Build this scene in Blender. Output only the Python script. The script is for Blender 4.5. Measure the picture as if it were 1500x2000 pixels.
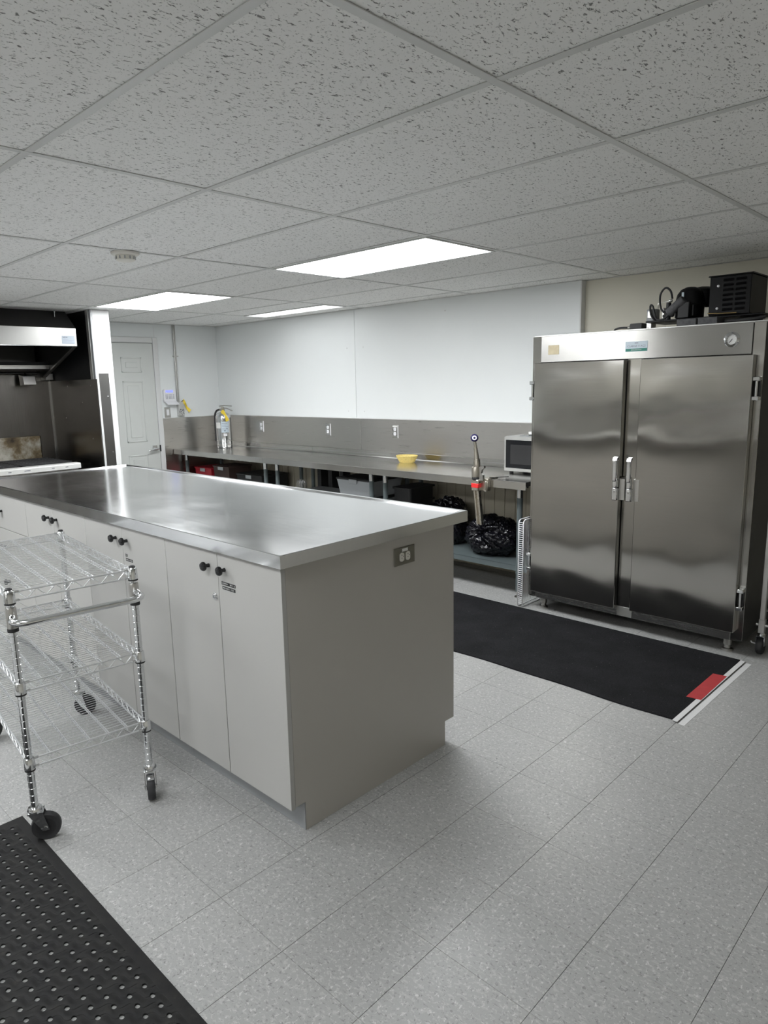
import bpy, bmesh, math, random
from mathutils import Matrix, Vector, Euler, noise
random.seed(7)
for o in list(bpy.data.objects): bpy.data.objects.remove(o)
S = bpy.context.scene
COL = S.collection
PI = math.pi
H = 2.2531                      # ceiling height

# ---------------------------------------------------------------- camera
cd = bpy.data.cameras.new('camera'); cam = bpy.data.objects.new('camera', cd); COL.objects.link(cam)
cam.location = (2.2362, -1.4827, 1.5670)
cam.rotation_euler = (1.3876, 0.0225, 0.7722)
cd.sensor_fit = 'AUTO'; cd.sensor_width = 36.0; cd.lens = 1350.43 / 2000 * 36
cd.shift_x = 26.52 / 2000; cd.shift_y = -1.94 / 2000
cd.clip_start = 0.02; cd.clip_end = 60
S.camera = cam
# ---------------------------------------------------------------- world and exposure (a closed room lit by its ceiling lights)
w = bpy.data.worlds.new('world'); S.world = w; w.use_nodes = True
w.node_tree.nodes['Background'].inputs[0].default_value = (0.5, 0.5, 0.5, 1)
w.node_tree.nodes['Background'].inputs[1].default_value = 0.02
S.view_settings.view_transform = 'Standard'; S.view_settings.look = 'None'
S.view_settings.gamma = 1; S.view_settings.use_curve_mapping = False
S.view_settings.exposure = 2.17
LIGHT_STRENGTH = 6.5            # of every ceiling troffer diffuser
LIGHT_COLOR = (0.96, 0.985, 1.0)

# ---------------------------------------------------------------- materials
def new_mat(name):
    m = bpy.data.materials.new(name); m.use_nodes = True
    nt = m.node_tree; b = nt.nodes['Principled BSDF']
    return m, nt, b
def N(nt, t, **k):
    n = nt.nodes.new(t)
    for a, v in k.items():
        if a.startswith('i_'): n.inputs[a[2:].replace('_', ' ')].default_value = v
        else: setattr(n, a, v)
    return n
def L(nt, a, b): nt.links.new(a, b)
def ramp(nt, p):
    r = nt.nodes.new('ShaderNodeValToRGB'); e = r.color_ramp.elements
    while len(e) < len(p): e.new(0.5)
    for x, (pos, c) in zip(e, p):
        x.position = pos; x.color = (c, c, c, 1) if isinstance(c, (int, float)) else (*c, 1)
    return r
def coords(nt, scale=(1, 1, 1), kind='Object', rot=(0, 0, 0)):
    tc = nt.nodes.new('ShaderNodeTexCoord'); mp = nt.nodes.new('ShaderNodeMapping')
    mp.inputs['Scale'].default_value = scale; mp.inputs['Rotation'].default_value = rot
    if kind == 'World':
        g = nt.nodes.new('ShaderNodeNewGeometry'); L(nt, g.outputs['Position'], mp.inputs[0])
    else: L(nt, tc.outputs[kind], mp.inputs[0])
    return mp.outputs[0]
def plain(name, c, rough=0.5, metal=0.0, var=0.06, vs=6.0, bump=0.0, bs=120.0, coat=0.0, spec=0.5):
    m, nt, b = new_mat(name)
    co = coords(nt)
    n = N(nt, 'ShaderNodeTexNoise', i_Scale=vs, i_Detail=4.0); L(nt, co, n.inputs[0])
    r = ramp(nt, [(0.3, tuple(x * (1 - var) for x in c)), (0.7, tuple(min(1, x * (1 + var)) for x in c))])
    L(nt, n.outputs[0], r.inputs[0]); L(nt, r.outputs[0], b.inputs['Base Color'])
    b.inputs['Roughness'].default_value = rough; b.inputs['Metallic'].default_value = metal
    b.inputs['Coat Weight'].default_value = coat; b.inputs['Specular IOR Level'].default_value = spec
    if bump:
        n2 = N(nt, 'ShaderNodeTexNoise', i_Scale=bs, i_Detail=3.0); L(nt, co, n2.inputs[0])
        bp = N(nt, 'ShaderNodeBump', i_Strength=bump, i_Distance=0.002)
        L(nt, n2.outputs[0], bp.inputs['Height']); L(nt, bp.outputs[0], b.inputs['Normal'])
    return m
def steel(name, c=(0.58, 0.575, 0.56), rough=0.25, streak=(1.5, 1.5, 90), rvar=0.10, wave=0.0, wscale=(1.2, 1.2, 2.4), aniso=0.0, smudge=0.0, arot=0.0):
    """brushed stainless: fine streaks vary the gloss, smudges dull it, a slow wave warps the sheet"""
    m, nt, b = new_mat(name)
    co = coords(nt, streak)
    n = N(nt, 'ShaderNodeTexNoise', i_Scale=3.0, i_Detail=5.0); L(nt, co, n.inputs[0])
    cs = coords(nt, (1, 1, 1))
    n2 = N(nt, 'ShaderNodeTexNoise', i_Scale=3.2, i_Detail=6.0, i_Roughness=0.65); L(nt, cs, n2.inputs[0])
    mx = N(nt, 'ShaderNodeMath', operation='MULTIPLY_ADD'); mx.inputs[1].default_value = rvar; mx.inputs[2].default_value = rough - rvar / 2
    L(nt, n.outputs[0], mx.inputs[0])
    m2 = N(nt, 'ShaderNodeMath', operation='MULTIPLY_ADD'); m2.inputs[1].default_value = smudge; L(nt, n2.outputs[0], m2.inputs[0]); L(nt, mx.outputs[0], m2.inputs[2])
    L(nt, m2.outputs[0], b.inputs['Roughness'])
    r = ramp(nt, [(0.25, tuple(x * 0.97 for x in c)), (0.75, tuple(min(1, x * 1.03) for x in c))])
    L(nt, n.outputs[0], r.inputs[0]); L(nt, r.outputs[0], b.inputs['Base Color'])
    b.inputs['Metallic'].default_value = 1.0
    if aniso:
        b.inputs['Anisotropic'].default_value = aniso; b.inputs['Anisotropic Rotation'].default_value = arot
        t = N(nt, 'ShaderNodeCombineXYZ'); t.inputs[2].default_value = 1.0; L(nt, t.outputs[0], b.inputs['Tangent'])
    if wave:
        cw = coords(nt, wscale)
        n3 = N(nt, 'ShaderNodeTexNoise', i_Scale=1.6, i_Detail=1.6); L(nt, cw, n3.inputs[0])
        bp = N(nt, 'ShaderNodeBump', i_Strength=1.0, i_Distance=wave)
        L(nt, n3.outputs[0], bp.inputs['Height']); L(nt, bp.outputs[0], b.inputs['Normal'])
    return m
M = {}
M['steel'] = steel('stainless', rough=0.27, streak=(1.5, 1.5, 40), rvar=0.05)
M['steel_top'] = steel('stainless_worktop', (0.64, 0.645, 0.65), 0.075, (3, 60, 3), 0.10, wave=0.0012, wscale=(1.2, 1.2, 1.2), smudge=0.14)
M['steel_table'] = steel('stainless_table', (0.56, 0.55, 0.53), 0.14, (1.5, 60, 1.5), 0.10, wave=0.0012, wscale=(1, 1, 1), smudge=0.10)
M['steel_splash'] = steel('stainless_splash', (0.54, 0.525, 0.50), 0.29, (1.5, 1.5, 70), 0.10, wave=0.0015, aniso=0.6)
M['steel_fridge'] = steel('stainless_fridge', (0.405, 0.394, 0.37), 0.15, (1.2, 1.2, 80), 0.05, wave=0.020, wscale=(0.9, 0.9, 1.15), aniso=0.8, arot=0.25)
M['steel_header'] = steel('stainless_header', (0.43, 0.42, 0.405), 0.24, (1.2, 1.2, 80), 0.06, aniso=0.8)
M['steel_dark'] = steel('stainless_shaded_grimy', (0.095, 0.093, 0.093), 0.32, (60, 60, 2), 0.12, wave=0.001)  # hood steel: its shade is painted into the colour, along with grime
M['steel_alcove'] = steel('stainless_alcove', (0.28, 0.268, 0.255), 0.18, (40, 40, 2), 0.08, wave=0.0015, smudge=0.08)
M['steel_band'] = steel('stainless_hood_band', (0.33, 0.326, 0.315), 0.36, (60, 1.5, 1.5), 0.06)
M['steel_guard'] = steel('stainless_corner_guard', (0.50, 0.49, 0.48), 0.24, (3, 3, 3), 0.04)
M['chrome'] = steel('chrome', (0.72, 0.73, 0.74), 0.12, (20, 20, 20), 0.06)
M['zinc'] = steel('zinc_casting', (0.50, 0.49, 0.47), 0.34, (30, 30, 30), 0.15)
M['fridge_side'] = plain('near_black_side_panel', (0.045, 0.044, 0.042), 0.5, 0.3, 0.12)  # fridge body coloured near black
M['bronze'] = steel('bronzed_steel', (0.24, 0.23, 0.195), 0.36, (30, 30, 30), 0.1)
M['wire'] = plain('bright_zinc_wire', (0.72, 0.73, 0.74), 0.36, 0.8, 0.03)
M['alu'] = plain('brushed_aluminium', (0.62, 0.62, 0.60), 0.4, 0.85, 0.08)
M['nickel'] = steel('nickel_plate', (0.60, 0.56, 0.49), 0.28, (6, 6, 6), 0.08)
M['wall_white'] = plain('white_wall_panel', (0.765, 0.787, 0.787), 0.38, 0, 0.015, 1.5, 0.04, 260)
M['wall_cream'] = plain('cream_wall_paint', (0.72, 0.69, 0.595), 0.7, 0, 0.02, 2, 0.05, 200)
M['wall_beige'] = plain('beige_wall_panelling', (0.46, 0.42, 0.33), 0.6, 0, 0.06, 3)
M['wall_grey'] = plain('cream_white_wall_paint', (0.62, 0.595, 0.53), 0.7, 0, 0.02, 2)
M['wall_dim'] = plain('taupe_wall_paint', (0.30, 0.29, 0.265), 0.7, 0, 0.03, 2)
M['white_paint'] = plain('white_trim_paint', (0.66, 0.66, 0.655), 0.4, 0, 0.015)
M['door_paint'] = plain('pale_green_grey_door_paint', (0.58, 0.595, 0.575), 0.42, 0, 0.015)
M['laminate'] = plain('grey_laminate', (0.44, 0.435, 0.42), 0.42, 0, 0.012, 2.0, 0.03, 400)
M['laminate_end'] = plain('grey_laminate_warm_bounce', (0.455, 0.434, 0.40), 0.36, 0, 0.012, 2.0, 0.03, 400)  # same grey laminate, with warm bounced light tinted into its colour
M['black_gloss'] = plain('black_gloss', (0.012, 0.012, 0.013), 0.18, 0, 0.05)
M['black_matt'] = plain('black_matt', (0.016, 0.016, 0.017), 0.55, 0, 0.15)
M['black_rubber'] = plain('black_rubber', (0.026, 0.026, 0.028), 0.6, 0, 0.25, 30, 0.25, 500)
M['black_enamel'] = plain('black_enamel', (0.007, 0.007, 0.008), 0.42, 0, 0.2, 30, spec=0.22)
M['dark_brown'] = plain('dark_brown_card', (0.06, 0.035, 0.03), 0.6, 0, 0.15)
M['tbar'] = plain('white_ceiling_grid', (0.62, 0.625, 0.61), 0.45, 0, 0.02)
M['grey_paint'] = plain('grey_green_leg_paint', (0.105, 0.128, 0.132), 0.35, 0, 0.06)
M['white_plastic'] = plain('white_plastic', (0.78, 0.78, 0.80), 0.35, 0, 0.01)
M['grey_plastic'] = plain('grey_plastic', (0.30, 0.31, 0.32), 0.45, 0, 0.04)
M['ivory_plastic'] = plain('ivory_plastic', (0.68, 0.66, 0.60), 0.35, 0, 0.01)
M['yellow'] = plain('yellow_card', (0.78, 0.58, 0.05), 0.5, 0, 0.04)
M['basket_yellow'] = plain('pale_yellow_plastic_weave', (0.80, 0.64, 0.22), 0.45, 0, 0.12, 60)
M['red'] = plain('red_plastic', (0.42, 0.015, 0.03), 0.4, 0, 0.05)
M['red_tape'] = plain('red_tape', (0.42, 0.03, 0.035), 0.55, 0, 0.10, 20)
M['red_print'] = plain('red_sticker', (0.75, 0.03, 0.03), 0.4, 0, 0.02)
M['white_tape'] = plain('white_tape', (0.70, 0.70, 0.70), 0.45, 0, 0.03)
M['paper'] = plain('white_paper', (0.74, 0.74, 0.72), 0.6, 0, 0.02)
M['label_blue'] = plain('pale_blue_label', (0.52, 0.60, 0.66), 0.45, 0, 0.03)
M['label_grey'] = plain('grey_blue_label', (0.30, 0.345, 0.39), 0.5, 0, 0.03)
M['green_print'] = plain('green_print', (0.02, 0.20, 0.15), 0.3, 0, 0.05)
M['ink'] = plain('dark_print', (0.03, 0.03, 0.06), 0.5, 0, 0.02)
M['grey_ink'] = plain('grey_print', (0.22, 0.22, 0.28), 0.5, 0, 0.02)
M['tan'] = plain('tan_plate', (0.40, 0.34, 0.22), 0.5, 0, 0.10, 30)
M['navy'] = plain('navy_plastic', (0.02, 0.015, 0.08), 0.25, 0, 0.03)
M['dark_glass'] = plain('black_glass', (0.008, 0.009, 0.011), 0.08, 0, 0.02)
M['block_grey'] = plain('grey_rubber_block', (0.10, 0.10, 0.105), 0.8, 0, 0.30, 40)
M['enamel_white'] = plain('worn_white_enamel', (0.60, 0.60, 0.58), 0.35, 0, 0.08, 8)
M['brass'] = plain('tarnished_copper', (0.35, 0.26, 0.12), 0.35, 1, 0.1)
M['wood_dark'] = plain('dark_void_board', (0.10, 0.10, 0.10), 0.7, 0, 0.1)

def mat_ceiling():
    m, nt, b = new_mat('fissured_ceiling_tile')
    co = coords(nt, (1, 1, 1), 'World')
    # short wormy fissures: stretched noise, thresholded; they are real pits in the tile
    mp = coords(nt, (140, 58, 1), 'World')
    n = N(nt, 'ShaderNodeTexNoise', i_Scale=1.0, i_Detail=3.0, i_Roughness=0.6, i_Distortion=0.6); L(nt, mp, n.inputs[0])
    mp2 = coords(nt, (170, 170, 1), 'World')
    n2 = N(nt, 'ShaderNodeTexNoise', i_Scale=1.0, i_Detail=2.0); L(nt, mp2, n2.inputs[0])
    r = ramp(nt, [(0.348, 0.0), (0.395, 1.0)]); L(nt, n.outputs[0], r.inputs[0])
    r2 = ramp(nt, [(0.27, 0.35), (0.36, 1.0)]); L(nt, n2.outputs[0], r2.inputs[0])
    mu = N(nt, 'ShaderNodeMath', operation='MULTIPLY'); L(nt, r.outputs[0], mu.inputs[0]); L(nt, r2.outputs[0], mu.inputs[1])
    c = ramp(nt, [(0.0, (0.22, 0.22, 0.213)), (1.0, (0.86, 0.86, 0.845))]); L(nt, mu.outputs[0], c.inputs[0])
    L(nt, c.outputs[0], b.inputs['Base Color']); b.inputs['Roughness'].default_value = 0.85
    n3 = N(nt, 'ShaderNodeTexNoise', i_Scale=330.0, i_Detail=2.0); L(nt, co, n3.inputs[0])
    ad = N(nt, 'ShaderNodeMath', operation='MULTIPLY_ADD'); ad.inputs[1].default_value = 0.35; L(nt, n3.outputs[0], ad.inputs[0]); L(nt, mu.outputs[0], ad.inputs[2])
    bp = N(nt, 'ShaderNodeBump', i_Strength=0.6, i_Distance=0.002); L(nt, ad.outputs[0], bp.inputs['Height']); L(nt, bp.outputs[0], b.inputs['Normal'])
    return m
M['ceiling_tile'] = mat_ceiling()

def mat_floor():
    m, nt, b = new_mat('speckled_vinyl_tile')
    g = nt.nodes.new('ShaderNodeNewGeometry'); oi = nt.nodes.new('ShaderNodeObjectInfo')
    def chips(sx, sy, seed, lo, hi):
        mp = nt.nodes.new('ShaderNodeMapping'); mp.inputs['Scale'].default_value = (sx, sy, 1); mp.inputs['Location'].default_value = (seed, seed * 1.7, 0)
        L(nt, g.outputs['Position'], mp.inputs[0])
        n = N(nt, 'ShaderNodeTexNoise', i_Scale=1.0, i_Detail=2.5, i_Roughness=0.6, i_Distortion=0.5); L(nt, mp.outputs[0], n.inputs[0])
        r = ramp(nt, [(lo, 0.0), (hi, 1.0)]); L(nt, n.outputs[0], r.inputs[0]); return r.outputs[0]
    base = N(nt, 'ShaderNodeMapRange'); base.inputs[3].default_value = 0.975; base.inputs[4].default_value = 1.025
    L(nt, oi.outputs['Random'], base.inputs[0])
    rgb = N(nt, 'ShaderNodeRGB'); rgb.outputs[0].default_value = (0.355, 0.355, 0.348, 1)
    mul = N(nt, 'ShaderNodeMix', data_type='RGBA', blend_type='MULTIPLY'); mul.inputs[0].default_value = 1
    L(nt, rgb.outputs[0], mul.inputs[6]); L(nt, base.outputs[0], mul.inputs[7])
    last = mul.outputs[2]
    for sx, sy, sd, lo, hi, col in ((62, 100, 1.0, 0.53, 0.63, (0.44, 0.44, 0.43, 1)), (105, 66, 5.0, 0.60, 0.68, (0.56, 0.56, 0.548, 1)), (80, 115, 9.0, 0.585, 0.69, (0.245, 0.245, 0.239, 1)), (115, 75, 13.0, 0.63, 0.71, (0.20, 0.20, 0.195, 1))):
        c = chips(sx, sy, sd, lo, hi)
        mx = N(nt, 'ShaderNodeMix', data_type='RGBA'); L(nt, c, mx.inputs[0]); L(nt, last, mx.inputs[6]); mx.inputs[7].default_value = col; last = mx.outputs[2]
    L(nt, last, b.inputs['Base Color'])
    n = N(nt, 'ShaderNodeTexNoise', i_Scale=2.0, i_Detail=4.0); L(nt, g.outputs['Position'], n.inputs[0])
    rr = ramp(nt, [(0.3, 0.30), (0.7, 0.42)]); L(nt, n.outputs[0], rr.inputs[0]); L(nt, rr.outputs[0], b.inputs['Roughness'])
    n4 = N(nt, 'ShaderNodeTexNoise', i_Scale=160.0, i_Detail=2.0); L(nt, g.outputs['Position'], n4.inputs[0])
    bp = N(nt, 'ShaderNodeBump', i_Strength=0.12, i_Distance=0.001); L(nt, n4.outputs[0], bp.inputs['Height']); L(nt, bp.outputs[0], b.inputs['Normal'])
    return m
M['vinyl_tile'] = mat_floor()
M['floor_joint'] = plain('dark_floor_joint', (0.05, 0.05, 0.05), 0.8)

def mat_carpet():
    m, nt, b = new_mat('black_carpet_pile')
    g = nt.nodes.new('ShaderNodeNewGeometry')
    n = N(nt, 'ShaderNodeTexNoise', i_Scale=420.0, i_Detail=3.0); L(nt, g.outputs['Position'], n.inputs[0])
    n2 = N(nt, 'ShaderNodeTexNoise', i_Scale=5.0, i_Detail=5.0); L(nt, g.outputs['Position'], n2.inputs[0])
    v = N(nt, 'ShaderNodeTexVoronoi', i_Scale=26.0); L(nt, g.outputs['Position'], v.inputs[0])
    r = ramp(nt, [(0.35, (0.006, 0.006, 0.007)), (0.8, (0.030, 0.030, 0.0325))]); L(nt, n.outputs[0], r.inputs[0])
    rl = ramp(nt, [(0.035, 1.0), (0.05, 0.0)]); L(nt, v.outputs['Distance'], rl.inputs[0])
    mx = N(nt, 'ShaderNodeMix', data_type='RGBA'); L(nt, rl.outputs[0], mx.inputs[0]); L(nt, r.outputs[0], mx.inputs[6]); mx.inputs[7].default_value = (0.16, 0.16, 0.16, 1)
    r3 = ramp(nt, [(0.3, 0.8), (0.7, 1.35)]); L(nt, n2.outputs[0], r3.inputs[0])
    mu = N(nt, 'ShaderNodeMix', data_type='RGBA', blend_type='MULTIPLY'); mu.inputs[0].default_value = 1; L(nt, mx.outputs[2], mu.inputs[6]); L(nt, r3.outputs[0], mu.inputs[7])
    L(nt, mu.outputs[2], b.inputs['Base Color']); b.inputs['Roughness'].default_value = 0.95; b.inputs['Specular IOR Level'].default_value = 0.15
    bp = N(nt, 'ShaderNodeBump', i_Strength=0.8, i_Distance=0.004); L(nt, n.outputs[0], bp.inputs['Height']); L(nt, bp.outputs[0], b.inputs['Normal'])
    return m
M['carpet'] = mat_carpet()

def mat_mat(lattice=None):
    m, nt, b = new_mat('worn_black_rubber_mat' + ('_deck' if lattice else ''))
    g = nt.nodes.new('ShaderNodeNewGeometry')
    n = N(nt, 'ShaderNodeTexNoise', i_Scale=24.0, i_Detail=6.0, i_Roughness=0.65); L(nt, g.outputs['Position'], n.inputs[0])
    r = ramp(nt, [(0.3, (0.009, 0.009, 0.010)), (0.62, (0.018, 0.0175, 0.017)), (0.8, (0.04, 0.036, 0.031))]); L(nt, n.outputs[0], r.inputs[0])
    L(nt, r.outputs[0], b.inputs['Base Color']); b.inputs['Roughness'].default_value = 0.62; b.inputs['Specular IOR Level'].default_value = 0.28
    n2 = N(nt, 'ShaderNodeTexNoise', i_Scale=300.0, i_Detail=3.0); L(nt, g.outputs['Position'], n2.inputs[0])
    bp = N(nt, 'ShaderNodeBump', i_Strength=0.3, i_Distance=0.001); L(nt, n2.outputs[0], bp.inputs['Height'])
    last = bp.outputs[0]
    if lattice:
        # moulded relief: shingle-like wavy steps that run diagonally from hole to hole
        p, ax, ay = lattice
        sp = N(nt, 'ShaderNodeSeparateXYZ'); L(nt, g.outputs['Position'], sp.inputs[0])
        def mth(op, a, bb, c=None):
            q = N(nt, 'ShaderNodeMath', operation=op)
            for k, v in enumerate((a, bb, c)):
                if v is None: continue
                if isinstance(v, (int, float)): q.inputs[k].default_value = v
                else: L(nt, v, q.inputs[k])
            return q.outputs[0]
        u = mth('MULTIPLY_ADD', sp.outputs[0], 1/p, -ax/p); v = mth('MULTIPLY_ADD', sp.outputs[1], 1/p, -ay/p)
        sn = mth('SINE', mth('MULTIPLY', mth('ADD', mth('ADD', u, v), -1.0), PI), 0.0)
        wv = mth('MULTIPLY_ADD', sn, 0.26, mth('SUBTRACT', v, u))
        fr = mth('FRACT', wv, 0.0)
        st = N(nt, 'ShaderNodeMapRange', interpolation_type='SMOOTHSTEP'); st.inputs[1].default_value = 0.0; st.inputs[2].default_value = 0.12; L(nt, fr, st.inputs[0])
        dn = N(nt, 'ShaderNodeMapRange', interpolation_type='SMOOTHSTEP'); dn.inputs[1].default_value = 0.35; dn.inputs[2].default_value = 1.0; dn.inputs[3].default_value = 1.0; dn.inputs[4].default_value = 0.0; L(nt, fr, dn.inputs[0])
        b2 = N(nt, 'ShaderNodeBump', i_Strength=1.0, i_Distance=0.0030); L(nt, mth('MULTIPLY', st.outputs[0], dn.outputs[0]), b2.inputs['Height']); L(nt, last, b2.inputs['Normal']); last = b2.outputs[0]
    L(nt, last, b.inputs['Normal'])
    return m
M['rubber_mat'] = mat_mat()

def mat_lens(name='lit_prismatic_diffuser', k=1.0):
    m, nt, b = new_mat(name)
    e = N(nt, 'ShaderNodeEmission'); out = nt.nodes['Material Output']
    co = coords(nt, (1, 1, 1))
    v = N(nt, 'ShaderNodeTexVoronoi', i_Scale=75.0); v.distance = 'CHEBYCHEV'; v.inputs['Randomness'].default_value = 0.0; L(nt, co, v.inputs[0])
    r = ramp(nt, [(0.2, tuple(x * 1.04 for x in LIGHT_COLOR)), (0.5, tuple(x * 0.9 for x in LIGHT_COLOR))]); L(nt, v.outputs['Distance'], r.inputs[0])
    L(nt, r.outputs[0], e.inputs[0]); e.inputs[1].default_value = LIGHT_STRENGTH * k
    L(nt, e.outputs[0], out.inputs[0]); return m
M['lens'] = mat_lens(); M['lens_mid'] = mat_lens('lit_prismatic_diffuser_mid', 0.55); M['lens_most'] = mat_lens('lit_prismatic_diffuser_most', 0.88); M['lens_dim'] = mat_lens('lit_prismatic_diffuser_dim', 0.11)  # output scaled per fixture to balance brightness across the room
def mat_emit(name, c, s):
    m, nt, b = new_mat(name); b.inputs['Base Color'].default_value = (*c, 1)
    b.inputs['Emission Color'].default_value = (*c, 1); b.inputs['Emission Strength'].default_value = s; return m
M['lcd'] = mat_emit('blue_backlit_display', (0.12, 0.14, 0.75), 0.55)
def mat_burn():
    m, nt, b = new_mat('grease_burnt_steel')
    co = coords(nt, (1, 1, 1))
    n = N(nt, 'ShaderNodeTexNoise', i_Scale=3.4, i_Detail=8.0, i_Roughness=0.62); L(nt, co, n.inputs[0])
    r = ramp(nt, [(0.34, (0.035, 0.025, 0.015)), (0.46, (0.16, 0.12, 0.065)), (0.60, (0.50, 0.48, 0.42))]); L(nt, n.outputs[0], r.inputs[0])
    L(nt, r.outputs[0], b.inputs['Base Color']); b.inputs['Roughness'].default_value = 0.5; b.inputs['Metallic'].default_value = 0.35
    return m
M['burnt'] = mat_burn()
def mat_bag():
    m, nt, b = new_mat('black_bin_bag_plastic')
    b.inputs['Base Color'].default_value = (0.006, 0.006, 0.009, 1); b.inputs['Roughness'].default_value = 0.16
    co = coords(nt)
    n = N(nt, 'ShaderNodeTexNoise', i_Scale=13.0, i_Detail=2.0, i_Distortion=2.0); L(nt, co, n.inputs[0])
    bp = N(nt, 'ShaderNodeBump', i_Strength=0.6, i_Distance=0.02); L(nt, n.outputs[0], bp.inputs['Height']); L(nt, bp.outputs[0], b.inputs['Normal'])
    return m
M['bag'] = mat_bag()
def mat_clear():
    m, nt, b = new_mat('cloudy_clear_plastic')
    b.inputs['Base Color'].default_value = (0.62, 0.65, 0.68, 1); b.inputs['Roughness'].default_value = 0.25
    b.inputs['Transmission Weight'].default_value = 0.35; return m
M['clear'] = mat_clear()

# ---------------------------------------------------------------- geometry helpers
W = {}                                     # world matrix of each object made here
class MB:
    """collects primitives (world or local coordinates) and builds ONE mesh object"""
    def __init__(s): s.v = []; s.f = []
    def add(s, vs, fs, mx=None):
        o = len(s.v)
        s.v += [tuple(mx @ Vector(p)) if mx else tuple(p) for p in vs]
        s.f += [tuple(i + o for i in f) for f in fs]; return s
    def box(s, a, b, ch=0.0, mx=None):
        x0, y0, z0 = (min(a[i], b[i]) for i in range(3)); x1, y1, z1 = (max(a[i], b[i]) for i in range(3))
        if ch <= 0:
            return s.add([(x0,y0,z0),(x1,y0,z0),(x1,y1,z0),(x0,y1,z0),(x0,y0,z1),(x1,y0,z1),(x1,y1,z1),(x0,y1,z1)],
                         [(0,3,2,1),(4,5,6,7),(0,1,5,4),(1,2,6,5),(2,3,7,6),(3,0,4,7)], mx)
        ch = min(ch, (x1-x0)*.45, (y1-y0)*.45, (z1-z0)*.45)
        bm = bmesh.new(); bmesh.ops.create_cube(bm, size=1)
        for q in bm.verts: q.co = Vector(((x0+x1)/2+q.co.x*(x1-x0), (y0+y1)/2+q.co.y*(y1-y0), (z0+z1)/2+q.co.z*(z1-z0)))
        bmesh.ops.bevel(bm, geom=bm.edges[:], offset=ch, segments=1, profile=0.5, affect='EDGES')
        bm.verts.index_update()
        vs = [q.co.copy() for q in bm.verts]; fs = [[q.index for q in f.verts] for f in bm.faces]; bm.free()
        return s.add(vs, fs, mx)
    def cyl(s, a, b, r0, r1=None, n=16, cap=True):
        a = Vector(a); b = Vector(b); r1 = r0 if r1 is None else r1
        d = (b - a).normalized(); u = d.orthogonal().normalized(); v = d.cross(u)
        vs = []; 
        for p, r in ((a, r0), (b, r1)):
            vs += [p + u * r * math.cos(2*PI*i/n) + v * r * math.sin(2*PI*i/n) for i in range(n)]
        fs = [(i, (i+1) % n, n + (i+1) % n, n + i) for i in range(n)]
        if cap: fs += [tuple(range(n-1, -1, -1)), tuple(range(n, 2*n))]
        return s.add(vs, fs)
    def lathe(s, prof, c=(0,0,0), axis=(0,0,1), n=24, cap=True):
        """prof: (radius, height) along axis from c"""
        d = Vector(axis).normalized(); u = d.orthogonal().normalized(); v = d.cross(u); c = Vector(c)
        vs = []
        for r, h in prof: vs += [c + d*h + u*r*math.cos(2*PI*i/n) + v*r*math.sin(2*PI*i/n) for i in range(n)]
        fs = []
        for k in range(len(prof)-1): fs += [(k*n+i, k*n+(i+1) % n, (k+1)*n+(i+1) % n, (k+1)*n+i) for i in range(n)]
        if cap: fs += [tuple(range(n-1, -1, -1)), tuple(range((len(prof)-1)*n, len(prof)*n))]
        return s.add(vs, fs)
    def tube(s, pts, r, n=8, closed=False, cap=True):
        pts = [Vector(p) for p in pts]; k = len(pts); vs = []; up = None
        for i, p in enumerate(pts):
            if closed: t = (pts[(i+1) % k] - pts[i-1]).normalized()
            else: t = (pts[min(i+1, k-1)] - pts[max(i-1, 0)]).normalized()
            if up is None: up = t.orthogonal().normalized()
            else: up = (up - t * up.dot(t)); up = up.normalized() if up.length > 1e-6 else t.orthogonal().normalized()
            q = t.cross(up)
            rr = r[i] if isinstance(r, (list, tuple)) else r
            vs += [p + up*rr*math.cos(2*PI*j/n) + q*rr*math.sin(2*PI*j/n) for j in range(n)]
        fs = []
        for i in range(k if closed else k-1):
            a = i*n; b = ((i+1) % k)*n
            fs += [(a+j, a+(j+1) % n, b+(j+1) % n, b+j) for j in range(n)]
        if cap and not closed: fs += [tuple(range(n-1, -1, -1)), tuple(range((k-1)*n, k*n))]
        return s.add(vs, fs)
    def prism(s, poly, a, b, axis='y'):
        """poly in the plane normal to axis, extruded from a to b"""
        def P(p, t): return {'x': (t, p[0], p[1]), 'y': (p[0], t, p[1]), 'z': (p[0], p[1], t)}[axis]
        n = len(poly); vs = [P(p, a) for p in poly] + [P(p, b) for p in poly]
        fs = [(i, (i+1) % n, n+(i+1) % n, n+i) for i in range(n)] + [tuple(range(n-1, -1, -1)), tuple(range(n, 2*n))]
        return s.add(vs, fs)
    def build(s, name, mat, parent=None, smooth=None, local=False):
        me = bpy.data.meshes.new(name)
        P = W[parent] if parent is not None else Matrix()
        vs = [Vector(p) for p in s.v]
        if not local and parent is not None:
            inv = P.inverted(); vs = [inv @ p for p in vs]
        lo = Vector([min(p[i] for p in vs) for i in range(3)]); hi = Vector([max(p[i] for p in vs) for i in range(3)])
        c = (lo + hi) / 2
        if parent is None: c.z = lo.z
        me.from_pydata([p - c for p in vs], [], s.f)
        bm = bmesh.new(); bm.from_mesh(me); bmesh.ops.recalc_face_normals(bm, faces=bm.faces[:]); bm.to_mesh(me); bm.free()
        if smooth:
            me.shade_smooth(); me.set_sharp_from_angle(angle=math.radians(smooth))
        me.materials.append(M[mat] if isinstance(mat, str) else mat)
        o = bpy.data.objects.new(name, me); COL.objects.link(o)
        o.location = c; o.parent = parent
        W[o] = P @ Matrix.Translation(c)
        return o
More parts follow.
